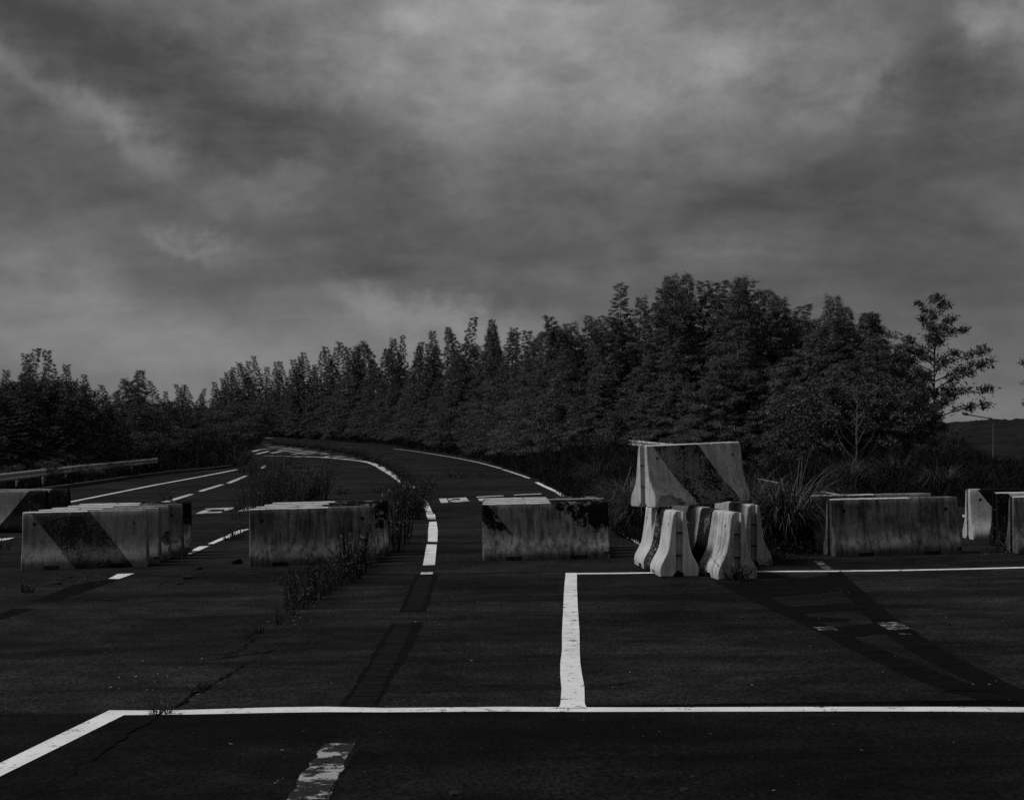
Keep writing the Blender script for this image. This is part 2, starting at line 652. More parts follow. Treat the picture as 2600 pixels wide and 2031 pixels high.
# ------------------------------------------------------------------ terrain, road, hill
def grid_lines(lo, hi, fine_lo, fine_hi, fine, growth=1.12):
    v = list(np.arange(fine_lo, fine_hi, fine))
    s, x = fine, fine_hi
    while x < hi:
        v.append(x)
        s *= growth
        x += s
    v.append(hi)
    s, x = fine, fine_lo - fine
    while x > lo:
        v.insert(0, x)
        s *= growth
        x -= s
    v.insert(0, lo)
    return np.array(v)


gx = grid_lines(-1800, 1800, -45, 36, 1.1)
gy = grid_lines(-120, 3200, -10, 130, 1.3)
XX, YY = np.meshgrid(gx, gy)
ZZ = T(XX.ravel(), YY.ravel()).reshape(XX.shape)
DD = road_dist(XX.ravel(), YY.ravel()).reshape(XX.shape)
ZZ = np.where(DD < 0, ZZ - 0.10, ZZ)
nv, nu = XX.shape
V = np.stack([XX.ravel(), YY.ravel(), ZZ.ravel()], 1)
ii = (np.arange(nv - 1)[:, None] * nu + np.arange(nu - 1)[None, :]).ravel()
quads = np.stack([ii, ii + 1, ii + 1 + nu, ii + nu], 1)
me = np_mesh('ground', V, quads.ravel(), np.full(len(quads), 4))
me.shade_smooth()
me.materials.append(M_GROUND)
ground = link(bpy.data.objects.new('ground', me))
tag(ground, 'dark grassy earth verge either side of the road', kind='structure')

road = sheet('road', road_poly, M_ASPH, 0.0, None, (1.6, 1.6))
tag(road, 'dark cracked asphalt road curving away to the left', kind='structure')

# distant wooded hill across the valley
hx = np.linspace(120, 700, 240)
hy = np.linspace(520, 900, 50)
HX, HYY = np.meshgrid(hx, hy)
prof = 9.5 * np.exp(-((HX - 250) / 60) ** 2) + 5 * np.exp(-((HX - 420) / 120) ** 2) + 5.2
depth = np.sin(np.clip((HYY - 520) / 380, 0, 1) * math.pi) ** 0.6
HZ = -8 + prof * depth + depth * (rng.random(HX.shape) ** 2) * 1.4
V = np.stack([HX.ravel(), HYY.ravel(), HZ.ravel()], 1)
nv, nu = HX.shape
ii = (np.arange(nv - 1)[:, None] * nu + np.arange(nu - 1)[None, :]).ravel()
quads = np.stack([ii, ii + 1, ii + 1 + nu, ii + nu], 1)
me = np_mesh('hill', V, quads.ravel(), np.full(len(quads), 4))
me.materials.append(M_HILL)
tag(link(bpy.data.objects.new('hill', me)), 'low wooded hill far across the valley', kind='structure')

# kerb on the left
kp = dense(smooth_line([ray(*p) for p in ROAD_PX_LEFT[1:7]], 1), 1.0)
V, Fc = [], []
for i, p in enumerate(kp):
    d = kp[min(i + 1, len(kp) - 1)] - kp[max(i - 1, 0)]
    d /= np.hypot(*d)
    nn = np.array([-d[1], d[0]])
    z0 = float(G(*p))
    prof_k = [(0.02, -0.1), (0.02, 0.13), (0.05, 0.15), (0.2, 0.15), (0.2, -0.1)]
    for a, h in prof_k:
        q = p + nn * a
        V.append((q[0], q[1], z0 + h))
for i in range(len(kp) - 1):
    for k in range(4):
        a = i * 5 + k
        Fc.append((a, a + 1, a + 6, a + 5))
kerb = mesh_obj('kerb', V, Fc, M_KERB)
tag(kerb, 'low dark concrete kerb below the left guardrail', kind='structure')

# ------------------------------------------------------------------ road markings (parts of the road)
LZ = 0.005


def band(name, zr, top, bottom, mat, lift=LZ, step=0.35):
    a = zl(zr, top)
    b = zl(zr, bottom)
    return strip(name, a, b, mat, lift, road)


def quad(name, zr, pts, mat, lift=LZ):
    if name.startswith('scraped') or name.startswith('faded'):
        q = zl(zr, pts)
        q = dense(q + [q[0]], 0.12)[:-1]
        q = [p + np.array([random.gauss(0, 0.010), random.gauss(0, 0.016)]) for p in q]
        return sheet(name, q, mat, lift, road, (50, 50))
    return sheet(name, zl(zr, pts), mat, lift, road, (50, 50))


# long line towards the camera
band('lane_line', Z7, [(1450, 150), (1440, 250), (1433, 400), (1425, 560), (1425, 680), (1413, 770), (1413, 850), (1421, 950), (1414, 1050), (1400, 1083)],
     [(1527, 150), (1527, 250), (1534, 400), (1545, 560), (1546, 680), (1550, 770), (1562, 850), (1578, 930), (1581, 1050), (1597, 1083)], M_PAINT, LZ + 0.004)
# near transverse line
t_px = [(279, 1804), (357, 1804.4), (458, 1803.5), (687, 1796.6), (824, 1794.8), (974, 1798), (1122, 1796.9), (1270, 1795.1), (1381, 1795.8), (1492, 1796.5),
        (1700, 1796.5), (1947, 1795.6), (2153, 1795.2), (2400, 1795.2), (2520, 1795.6), (2600, 1796.4), (2900, 1797)]
b_px = [(316, 1816.3), (357, 1815.9), (458, 1815), (687, 1810.4), (824, 1808.5), (974, 1809), (1122, 1808), (1270, 1806.9), (1381, 1807.6), (1492, 1808),
        (1700, 1807.6), (1947, 1807.2), (2153, 1806.7), (2400, 1807.2), (2520, 1808), (2600, 1808.8), (2900, 1811)]
strip('stop_line', [ray(*p) for p in t_px], [ray(*p) for p in b_px], M_PAINT, LZ, road)
strip('edge_line', [ray(279, 1804), ray(140, 1871), ray(0, 1939), ray(-250, 2060)], [ray(316, 1816.3), ray(160, 1894), ray(0, 1973), ray(-250, 2095)], M_PAINT, LZ + 0.002, road)
# far transverse line, broken by the barrier pile
far_t = [(1436, 1455.5), (1566, 1454.4), (1655, 1453.3), (1780, 1451), (1933, 1449.9), (2112, 1449), (2277, 1447), (2442, 1443.7), (2600, 1439.6), (2900, 1431)]
far_b = [(1436, 1458.6), (1566, 1457.3), (1655, 1455.9), (1780, 1454.4), (1933, 1452.5), (2112, 1451.9), (2277, 1449.9), (2442, 1446.6), (2600, 1442.6), (2900, 1434)]
strip('transverse_line', [ray(*p) for p in far_t], [ray(*p) for p in far_b], M_PAINT, LZ, road)

# curved lane line of the main carriageway
for pts in ([(1790, 1203), (1885, 1200), (1900, 1037), (1820, 1037)],
            [(1830, 1015), (1905, 1017), (1908, 930), (1898, 855), (1840, 858), (1832, 920)],
            [(1830, 838), (1893, 838), (1885, 797), (1815, 797)],
            [(1815, 790), (1870, 790), (1840, 728), (1795, 728)],
            [(1785, 720), (1836, 720), (1818, 690), (1760, 655), (1740, 650)]):
    quad('lane_dash', Z2, pts, M_PAINT)
quad('lane_dash', Z2, [(1770, 1275), (1865, 1273), (1872, 1257), (1778, 1257)], M_PAINTW)
ln = smooth_line(zl(Z2, [(1690, 590), (1640, 545), (1590, 505), (1500, 455), (1420, 405), (1340, 380), (1200, 365), (1050, 350), (900, 341), (760, 337)]), 2)
ribbon('lane_line', dense(ln, 1.0), 0.42, M_PAINTW, LZ, road, 0.12)
# zebra hatching in the gore
GZ = (600, 1090, 300 / 2184)
hat = [[(310, 410), (430, 375), (560, 362), (740, 350)], [(345, 465), (470, 435), (600, 405)], [(520, 302), (640, 300), (770, 302)],
       [(580, 332), (760, 320), (960, 314)], [(760, 352), (900, 345), (1030, 336)], [(780, 385), (960, 368), (1180, 352)],
       [(660, 440), (800, 412), (1000, 392), (1220, 376)], [(980, 425), (1180, 405), (1390, 394)], [(1040, 460), (1250, 430), (1490, 410)],
       [(1220, 462), (1450, 442), (1660, 432)], [(1560, 465), (1700, 453)], [(1600, 525), (1700, 500), (1970, 488)],
       [(1740, 535), (1850, 520), (2040, 508)], [(1960, 550), (2180, 533)], [(520, 282), (620, 284)],
       [(1300, 512), (1480, 505)], [(500, 485), (700, 492), (900, 495), (1180, 512)]]
for h in hat:
    ribbon('hatch_stripe', dense(zl(GZ, h), 1.0), 0.38, M_PAINTW, LZ, road, 0.2)
ribbon('edge_line', dense(zl(GZ, [(520, 158), (600, 163), (700, 165)]), 1.5), 0.8, M_PAINTW, LZ, road)
ribbon('edge_line', dense(zl(GZ, [(1720, 345), (1850, 328), (2010, 326), (2184, 320)]), 1.5), 0.6, M_PAINTX, LZ, road)

# right edge line of the curve
for pts, m_ in (([(0, 184), (180, 207), (400, 242), (560, 270), (700, 300), (850, 342)], M_PAINTW), ([(860, 348), (1000, 392), (1075, 420)], M_PAINTW),
                ([(1130, 451), (1200, 486), (1290, 525)], M_PAINT), ([(1290, 525), (1500, 655), (1700, 775), (1850, 870)], M_PAINT),
                ([(1850, 870), (1990, 950)], M_PAINTW)):
    ribbon('edge_line', dense(smooth_line(zl(Z3, pts), 1), 0.7), 0.17, m_, LZ, road, 0.12)
# left carriageway
ribbon('edge_line', dense([ray(-150, 1340), ray(168, 1276.5), ray(400, 1230), ray(603, 1192)], 1.0), 0.17, M_PAINT, LZ, road, 0.06)
for pts in ([(1225, 564), (1260, 550), (1500, 482), (1540, 482), (1400, 527), (1270, 564)], [(1567, 461), (1600, 447), (1740, 407), (1780, 405), (1720, 425), (1605, 461)],
            [(1790, 396), (1830, 378), (1930, 338), (1968, 335), (1880, 375), (1825, 396)], [(2065, 279), (2085, 255), (2115, 252), (2100, 275)],
            [(1480, 965), (1540, 915), (1580, 897), (1660, 892), (1545, 945)], [(1645, 877), (1760, 825), (1900, 765), (1975, 758), (1880, 800), (1740, 855), (1690, 877)],
            [(860, 1153), (930, 1115), (1065, 1111), (940, 1155)], [(-60, 855), (0, 835), (115, 827), (60, 843), (0, 852)], [(1995, 755), (2040, 735), (2100, 715), (2060, 740)]):
    quad('lane_dash', Z1, pts, M_PAINTW if len(pts) == 6 else M_PAINT)
# painted characters seen at a grazing angle
CA = (1080, 1230, 300 / 2184)
CB = (480, 1260, 240 / 2184)
for zr, polys in ((CA, ([(248, 262), (385, 256), (428, 334), (290, 342)],)),
                  (CA, ([(400, 266), (560, 250), (750, 240), (770, 262), (630, 260), (528, 264), (440, 292)], [(528, 290), (645, 287), (640, 262), (770, 262), (795, 290), (600, 302), (430, 310)])),
                  (CA, ([(430, 316), (815, 296), (818, 306), (570, 328)],)),
                  (CA, ([(940, 228), (1175, 213), (1440, 204), (1448, 216), (1180, 226), (945, 240)], [(968, 262), (1110, 254), (1148, 300), (1002, 306)])),
                  (CA, ([(1630, 192), (1900, 176), (2140, 167), (2155, 180), (1900, 188), (1640, 202)],)),
                  (CB, ([(145, 405), (330, 325), (520, 320), (430, 345), (410, 388), (300, 402)], [(420, 368), (770, 352), (740, 378), (420, 388)])),
                  (CB, ([(370, 286), (830, 268), (1060, 258), (960, 310), (810, 335), (830, 300), (380, 303)],)),
                  (CB, ([(1110, 362), (1250, 290), (1440, 285), (1440, 338), (1200, 345)],)),
                  (CB, ([(1270, 266), (1290, 254), (1560, 244), (1780, 236), (1770, 248), (1500, 258)],))):
    for pl in polys:
        quad('painted_character', zr, pl, M_PAINTW)
quad('lane_dash', (2380, 1180, 220 / 1501), [(436, 870), (436, 884), (510, 888), (510, 874)], M_PAINT)
quad('lane_dash', (2380, 1180, 220 / 1501), [(436, 893), (436, 905), (510, 909), (510, 897)], M_PAINT)
# right branch edge line
ribbon('edge_line', dense([ray(1925, 1216), ray(1980, 1226)], 1.0), 0.16, M_PAINTW, LZ, road, 0.1)
ribbon('edge_line', dense([ray(2088, 1248), ray(2132, 1257)], 1.0), 0.16, M_PAINTW, LZ, road, 0.1)
quad('edge_line', Z8, [(888, 60), (938, 61), (1018, 118), (958, 120)], M_PAINTX)

# ground-off old markings: dark scars with a paler core
quad('scraped_patch', Z7, [(415, 162), (570, 162), (490, 415), (305, 415)], M_SCRAPE, 0.002)
quad('scraped_patch_core', Z7, [(440, 172), (540, 172), (462, 405), (345, 405)], M_SCRAPE2, 0.004)
quad('scraped_patch', Z7, [(258, 490), (467, 490), (390, 660), (150, 1066), (-95, 1066)], M_SCRAPE, 0.002)
quad('scraped_patch_core', Z7, [(285, 495), (400, 495), (330, 660), (125, 1064), (-55, 1064), (150, 730)], M_SCRAPE2, 0.004)
quad('scraped_patch', Z1, [(260, 1328), (580, 1202), (860, 1156), (938, 1158), (740, 1232), (450, 1328)], M_SCRAPE, 0.002)
quad('scraped_patch', Z6, [(-40, 285), (-40, 255), (75, 207), (205, 207)], M_SCRAPE, 0.002)
quad('faded_line_bed', Z6, [(1830, 938), (1990, 938), (1835, 1269), (1800, 1345), (1500, 1345), (1560, 1269)], M_SCRAPE2, 0.0045)
quad('faded_line', Z6, [(1800, 960), (1955, 955), (1825, 1269), (1790, 1345), (1545, 1345), (1600, 1269), (1680, 1120)], M_FADED, 0.0065)
# sweeping scars on the right
l1 = smooth_line(zl(Z8, [(280, 190), (500, 300), (720, 400), (900, 490), (1150, 620), (1400, 740), (1650, 840), (1980, 935), (2300, 1010)]), 1)
r1 = smooth_line(zl(Z8, [(420, 195), (650, 300), (800, 370), (1000, 470), (1200, 560), (1450, 660), (1720, 770), (2000, 865), (2330, 960)]), 1)
strip('scraped_band', l1, r1, M_SCRAPE, 0.002, road)
l2 = smooth_line(zl(Z8, [(965, 130), (1080, 260), (1200, 390), (1330, 510), (1500, 620), (1740, 750), (1960, 850), (2250, 960)]), 1)
r2 = smooth_line(zl(Z8, [(1050, 120), (1200, 250), (1400, 420), (1550, 520), (1750, 640), (1920, 730), (2184, 860), (2500, 970)]), 1)
strip('scraped_band', l2, r2, M_SCRAPE, 0.0035, road)
quad('scraped_patch', Z8, [(420, 190), (990, 150), (1060, 245), (560, 285), (480, 250)], M_SCRAPE, 0.003)
quad('scraped_patch', Z8, [(690, 342), (1115, 320), (1170, 352), (1010, 365), (770, 385)], M_SCRAPE, 0.003)
quad('scraped_patch', Z8, [(860, 405), (1110, 415), (1090, 432), (900, 428)], M_CRACK, 0.004)
quad('scraped_patch', Z8, [(980, 470), (1280, 440), (1340, 505), (1120, 530)], M_SCRAPE, 0.003)
quad('faded_line', Z8, [(1275, 440), (1400, 434), (1490, 480), (1360, 488)], M_PAINTX, 0.006)
quad('faded_line', Z8, [(880, 468), (1000, 464), (1040, 485), (920, 488)], M_PAINTX, 0.006)
quad('faded_line', Z8, [(1410, 508), (1480, 506), (1490, 514), (1430, 516)], M_PAINTX, 0.006)

sheet('asphalt_patch', [np.array([-30.0, -8.0]), np.array([30.0, -8.0]), np.array([30.0, ray(2600, 1804)[1]])] + [ray(px_, 0.5 * (a_[1] + b_[1])) for (px_, _), a_, b_ in list(zip(t_px, t_px, b_px))[-2::-1]] + [np.array([-30.0, ray(279, 1811)[1] + 0.25])], M_PATCH, 0.0025, road)
# cracks
CR = [(Z6, [(60, 1290), (190, 1230), (270, 1185), (370, 1165), (410, 1110), (430, 1085), (520, 1045), (600, 985), (700, 910), (860, 820), (900, 780), (1000, 735), (1060, 690), (1180, 630), (1270, 575), (1350, 525), (1460, 465)], 0.022),
      (Z6, [(1200, 490), (1350, 430), (1400, 385), (1370, 365), (1430, 340), (1330, 318)], 0.02), (Z6, [(1330, 318), (1000, 335), (800, 345), (480, 350)], 0.012),
      (Z6, [(1430, 318), (1500, 298), (1800, 290)], 0.012),
      (Z6, [(860, 505), (1200, 488), (1500, 445), (1810, 425)], 0.025), (Z6, [(1240, 650), (1500, 640), (1800, 615)], 0.018), (Z6, [(20, 668), (300, 670), (560, 660)], 0.018),
      (Z6, [(430, 1085), (440, 1060), (425, 1040)], 0.015), (Z6, [(200, 1215), (240, 1235), (270, 1232)], 0.02),
      (Z7, [(970, 452), (1100, 440), (1250, 437), (1380, 441)], 0.02), (Z7, [(450, 935), (900, 925), (1300, 915)], 0.018), (Z7, [(1560, 825), (1710, 820)], 0.02), (Z7, [(1560, 208), (1780, 225)], 0.02),
      (Z7, [(1580, 930), (1680, 930), (2000, 885), (2130, 880)], 0.02), (Z7, [(780, 155), (880, 154)], 0.03),
      (Z8, [(0, 745), (280, 738)], 0.02), (Z8, [(1300, 865), (1500, 870), (1800, 855), (2184, 880)], 0.02),
      (Z8, [(1930, 965), (1960, 975), (1990, 988)], 0.012), (Z2, [(40, 885), (300, 880), (425, 872)], 0.03), (Z3, [(240, 430), (600, 415), (930, 395)], 0.05), (Z2, [(980, 660), (1200, 652), (1640, 640)], 0.04),
      (Z7, [(1440, 545), (1480, 540), (1540, 535)], 0.01), (Z7, [(1430, 672), (1490, 676)], 0.01), (Z5, [(870, 1158), (1150, 1150), (1340, 1140)], 0.03)]
for zr, pts, wd in CR:
    p = dense(zl(zr, pts), 0.07)
    p = [q + np.array([random.gauss(0, 0.012), random.gauss(0, 0.02)]) for q in p]
    o = ribbon('crack', p, wd, M_CRACK, 0.010, road, 0.7, True)


# ------------------------------------------------------------------ concrete barriers
BH, BL = 0.92, 2.0
HALF = [(0.272, 0.0), (0.284, 0.05), (0.284, 0.11), (0.268, 0.165), (0.236, 0.225), (0.200, 0.29), (0.172, 0.355), (0.154, 0.43), (0.140, 0.53),
        (0.122, 0.68), (0.104, 0.82), (0.096, 0.875), (0.080, 0.908), (0.055, 0.92)]


def cutter_mesh(bm, seed, chips):
    def box(c, s):
        r = bmesh.ops.create_cube(bm, size=1.0)
        for v in r['verts']:
            v.co = Vector((c[0] + v.co.x * s[0], c[1] + v.co.y * s[1], c[2] + v.co.z * s[2]))

    def cyl(c, r_, d, axis, seg=14, sz=1.0):
        r = bmesh.ops.create_cone(bm, cap_ends=True, segments=seg, radius1=r_, radius2=r_, depth=d)
        for v in r['verts']:
            a, b, e = v.co
            if axis == 'x':
                v.co = Vector((c[0] + e, c[1] + a, c[2] + b * sz))
            else:
                v.co = Vector((c[0] + a, c[1] + e, c[2] + b))
    for sx in (-1, 1):
        box((sx * 1.0, 0, 0.5), (0.17, 0.10, 1.2))             # vertical slot in the end
        cyl((sx * 0.9, 0.004, -0.005), 0.088, 0.43, 'x', 16, 0.95)   # arched notch below the slot
        cyl((sx * 0.80, 0, 0.72), 0.032, 0.9, 'y', 12)          # lifting hole
        for sy in (-1, 1):
            box((sx * 0.52, sy * 0.27, 0.016), (0.24, 0.2, 0.09))   # fork pockets
    r = random.Random(seed)
    for (c, rad) in chips:
        q = bmesh.ops.create_icosphere(bm, subdivisions=2, radius=rad)
        for v in q['verts']:
            v.co = Vector(c) + v.co * (0.75 + 0.5 * r.random())


def barrier_mesh(name, seed, chips=()):
    r = random.Random(seed)
    bm = bmesh.new()
    ring = HALF + [(-a, h) for a, h in reversed(HALF)]
    xs = np.concatenate([[-1.0, -0.985], np.linspace(-0.95, 0.95, 21), [0.985, 1.0]])
    rows = []
    for i, x in enumerate(xs):
        inset = 0.012 if i in (0, len(xs) - 1) else 0.0
        row = []
        for a, h in ring:
            k = 1.0
            yy = a - math.copysign(inset, a)
            hh = h - (inset if h > 0.5 else 0) + (inset if h < 0.01 else 0)
            row.append(bm.verts.new((x * BL / 2, yy + r.gauss(0, 0.0012), hh + (r.gauss(0, 0.0015) if h > 0.02 else 0))))
        rows.append(row)
    n = len(ring)
    for a, b in zip(rows[:-1], rows[1:]):
        for k in range(n):
            bm.faces.new((a[k], a[(k + 1) % n], b[(k + 1) % n], b[k]))
    bm.faces.new(list(reversed(rows[0])))
    bm.faces.new(rows[-1])
    bmesh.ops.recalc_face_normals(bm, faces=bm.faces[:])
    m1 = bpy.data.meshes.new('tmp_body')
    bm.to_mesh(m1)
    bm.free()
    bm = bmesh.new()
    cutter_mesh(bm, seed, chips)
    bmesh.ops.recalc_face_normals(bm, faces=bm.faces[:])
    m2 = bpy.data.meshes.new('tmp_cut')
    bm.to_mesh(m2)
    bm.free()
    o1 = link(bpy.data.objects.new('tmp_body', m1))
    o2 = link(bpy.data.objects.new('tmp_cut', m2))
    md = o1.modifiers.new('cut', 'BOOLEAN')
    md.operation = 'DIFFERENCE'
    md.solver = 'EXACT'
    md.use_self = True
    md.object = o2
    bpy.context.view_layer.update()
    dg = bpy.context.evaluated_depsgraph_get()
    res = bpy.data.meshes.new_from_object(o1.evaluated_get(dg))
    res.name = name
    bpy.data.objects.remove(o1)
    bpy.data.objects.remove(o2)
    res.materials.clear()
    res.shade_smooth()
    res.set_sharp_from_angle(angle=math.radians(32))
    return res


B_MESH = [barrier_mesh('barrier', 1), barrier_mesh('barrier_b', 2, [((0.96, -0.27, 0.05), 0.07), ((-0.3, -0.06, 0.95), 0.05)]),
          barrier_mesh('barrier_c', 3, [((1.0, -0.16, 0.36), 0.13), ((0.93, 0.1, 0.93), 0.05)]),
          barrier_mesh('barrier_d', 4, [((-0.80, -0.27, 0.03), 0.16), ((-0.66, -0.29, 0.06), 0.12), ((-0.52, -0.3, 0.04), 0.1), ((0.35, -0.08, 0.94), 0.04)])]
STR = [(-0.88, 0.06)]
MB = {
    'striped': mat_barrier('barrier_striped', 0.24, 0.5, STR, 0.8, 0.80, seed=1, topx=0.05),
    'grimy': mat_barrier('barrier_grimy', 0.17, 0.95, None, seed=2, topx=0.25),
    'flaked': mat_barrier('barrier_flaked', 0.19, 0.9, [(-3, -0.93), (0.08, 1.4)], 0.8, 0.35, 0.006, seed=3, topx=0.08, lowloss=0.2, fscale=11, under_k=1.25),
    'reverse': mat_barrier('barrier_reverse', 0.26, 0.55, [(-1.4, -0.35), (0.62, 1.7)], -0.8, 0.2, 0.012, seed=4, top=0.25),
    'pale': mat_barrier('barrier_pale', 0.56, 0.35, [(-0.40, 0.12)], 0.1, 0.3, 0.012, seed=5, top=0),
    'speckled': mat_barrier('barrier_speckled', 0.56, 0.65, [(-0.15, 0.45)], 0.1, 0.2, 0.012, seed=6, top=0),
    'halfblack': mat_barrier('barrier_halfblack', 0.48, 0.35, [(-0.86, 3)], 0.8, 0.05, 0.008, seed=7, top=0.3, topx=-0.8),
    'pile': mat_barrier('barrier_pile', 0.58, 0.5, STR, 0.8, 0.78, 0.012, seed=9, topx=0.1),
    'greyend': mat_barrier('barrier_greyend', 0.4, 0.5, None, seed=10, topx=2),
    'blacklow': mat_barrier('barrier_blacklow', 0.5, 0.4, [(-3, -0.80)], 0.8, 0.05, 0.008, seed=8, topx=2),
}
bars = []
for sx in (-1, 1):
    for z in (0.30, 0.62):
        bars.append((sx, z))
bm = bmesh.new()
bmesh.ops.create_cone(bm, cap_ends=True, segments=8, radius1=0.013, radius2=0.013, depth=0.104)
for v in bm.verts:
    v.co = Vector((v.co.x, v.co.z, v.co.y))
bar_me = bpy.data.meshes.new('connector_bar')
bm.to_mesh(bar_me)
bm.free()
bar_me.materials.append(M_DSTEEL)
_bmesh_mats = {}


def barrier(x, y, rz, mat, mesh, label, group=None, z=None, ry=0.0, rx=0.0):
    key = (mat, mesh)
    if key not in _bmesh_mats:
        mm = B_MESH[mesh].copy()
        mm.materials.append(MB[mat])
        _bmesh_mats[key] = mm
    o = bpy.data.objects.new('concrete_barrier', None)
    o.empty_display_size = 0.2
    body = bpy.data.objects.new('body', _bmesh_mats[key])
    link(o)
    link(body, o)
    gz = float(G(x, y)) if z is None else z
    if z is None:      # follow the cross slope
        e = 0.5
        sx_ = float(G(x + e * math.cos(rz), y + e * math.sin(rz)) - G(x - e * math.cos(rz), y - e * math.sin(rz)))
        ry = -math.atan(sx_)
    o.location = (x, y, gz)
    o.rotation_euler = Matrix.Rotation(rz, 3, 'Z').to_4x4().to_3x3().__matmul__(Matrix.Rotation(ry, 3, 'Y')).__matmul__(Matrix.Rotation(rx, 3, 'X')).to_euler()
    for sx, zz in bars:
        b = link(bpy.data.objects.new('connector_bar', bar_me), o)
        b.location = (sx * 0.985, 0, zz)
    tag(o, label, 'barrier', group)
    return o


def row(A, Bp, n, step, shift, mats, meshes, labels, group, jit=0.012):
    """side-by-side barriers; A, Bp are photo pixels of the first one's front lower corners"""
    a, b = ray(*A), ray(*Bp)
    d = (b - a) / np.hypot(*(b - a))
    nn = np.array([-d[1], d[0]])
    c = (a + b) / 2 + nn * 0.284
    ang = math.atan2(d[1], d[0])
    for i in range(n):
        p = c + nn * step * i + d * (shift * i + random.gauss(0, jit * 2) * (i > 0))
        o = barrier(p[0], p[1], ang + random.gauss(0, jit) * (i > 0), mats[i], meshes[i], labels[i], group)
        o.scale = (min(1.08, max(0.97, float(np.hypot(*(b - a))) / BL)), 1, 1)


row((53, 1448), (373, 1439), 5, 0.61, 0.15, ['striped', 'striped', 'striped', 'grimy', 'flaked'], [0, 1, 2, 0, 1],
    ['white barrier with wide flaking black diagonal, front of the pack of five', 'striped barrier second in the pack of five beside the lane dashes',
     'barrier with chipped end corner, third in the pack of five', 'dull concrete barrier fourth in the pack of five', 'dark barrier at the back of the pack of five'], 'barriers packed five deep')
row((633, 1439.4), (955, 1430), 4, 0.62, 0.10, ['grimy', 'flaked', 'flaked', 'flaked'], [0, 1, 0, 0],
    ['unpainted rain-streaked concrete barrier with weeds at its foot, front of its pack', 'dark-ended barrier directly behind the rain-streaked weedy one',
     'third barrier back in the pack with weeds at its foot', 'rearmost barrier of the pack with weeds at its foot'], 'barriers packed beside the weeds')
row((1228, 1424.5), (1550, 1417), 4, 0.60, 0.03, ['flaked', 'flaked', 'striped', 'flaked'], [1, 0, 0, 1],
    ['stained barrier with peeling black corners beside the curved lane line', 'barrier right behind the one with peeling black corners',
     'third barrier back behind the one with peeling black corners', 'rearmost barrier of the pack with peeling black corners'], 'barriers packed beside the curved lane line')
row((2115, 1415), (2453, 1406), 2, 1.30, 0.12, ['grimy', 'striped'], [1, 0],
    ['streaked grey barrier with two fork pockets, right of the barrier pile', 'striped barrier standing just behind the streaked grey one'], 'pair of barriers right of the pile')
# far left pair
for (px, d, lab, mt) in ((109, 31.5, 'dark barrier with reversed diagonal stripe near the left kerb, front one', 'reverse'),
                         (166, 32.6, 'dark barrier behind another reversed-stripe one near the left kerb', 'reverse')):
    X = (px - CX) * d / F
    barrier(X - 1.0, d + 0.29, math.radians(1.0), mt, 0, lab, 'pair of barriers by the left kerb')
# far right trio
for (px, py, lab, mt, ms) in ((2471, 1372, 'white barrier with black upper half past the streaked grey barrier', 'halfblack', 1),
                              (2541, 1389, 'barrier with black lower corner overlapping the half black barrier', 'blacklow', 0),
                              (2585, 1408, 'grey streaked barrier in front of the black cornered one', 'grimy', 1)):
    p = ray(px, py)
    ang = math.radians(1.5)
    barrier(p[0] + math.cos(ang) - 0.284 * math.sin(ang), p[1] + math.sin(ang) + 0.284 * math.cos(ang), ang, mt, ms, lab, 'three barriers at the right')


# the pile: barriers set lengthwise with one laid across
def lengthwise(px, py, ang_deg, mat, mesh, label, flip=False):
    p = ray(px, py)
    a = math.radians(ang_deg)
    d = np.array([math.cos(a), math.sin(a)])
    c = p + d * 1.0
    return barrier(c[0], c[1], a + (math.pi if flip else 0), mat, mesh, label, 'barriers of the pile')


lengthwise(1725, 1464, 95.5, 'pale', 0, 'pale barrier standing end-on with dark band, under the left of the laid barrier')
lengthwise(1873, 1471, 99.0, 'speckled', 1, 'speckled white barrier standing end-on with grass at its foot, in the pile')
lengthwise(1914, 1436, 96.0, 'greyend', 0, 'grey barrier end-on beside the pampas clump in the pile')
lengthwise(1768, 1424, 97.0, 'flaked', 0, 'dark barrier half hidden at the back of the pile')
th = math.radians(37)
corner = np.array([2.13, 20.95])
ctr = corner + np.array([math.cos(th), math.sin(th)]) + 0.284 * np.array([-math.sin(th), math.cos(th)])
barrier(ctr[0], ctr[1], th, 'pile', 3, 'striped barrier with broken lower corner laid across the top of the pile', 'barriers of the pile',
        z=BH + float(G(2.3, 20.5)) + 0.032, ry=-math.radians(1.5))


# ------------------------------------------------------------------ guardrails
WB = [(0.0, 0.155), (0.05, 0.12), (0.06, 0.075), (0.015, 0.02), (0.015, -0.02), (0.06, -0.075), (0.05, -0.12), (0.0, -0.155)]


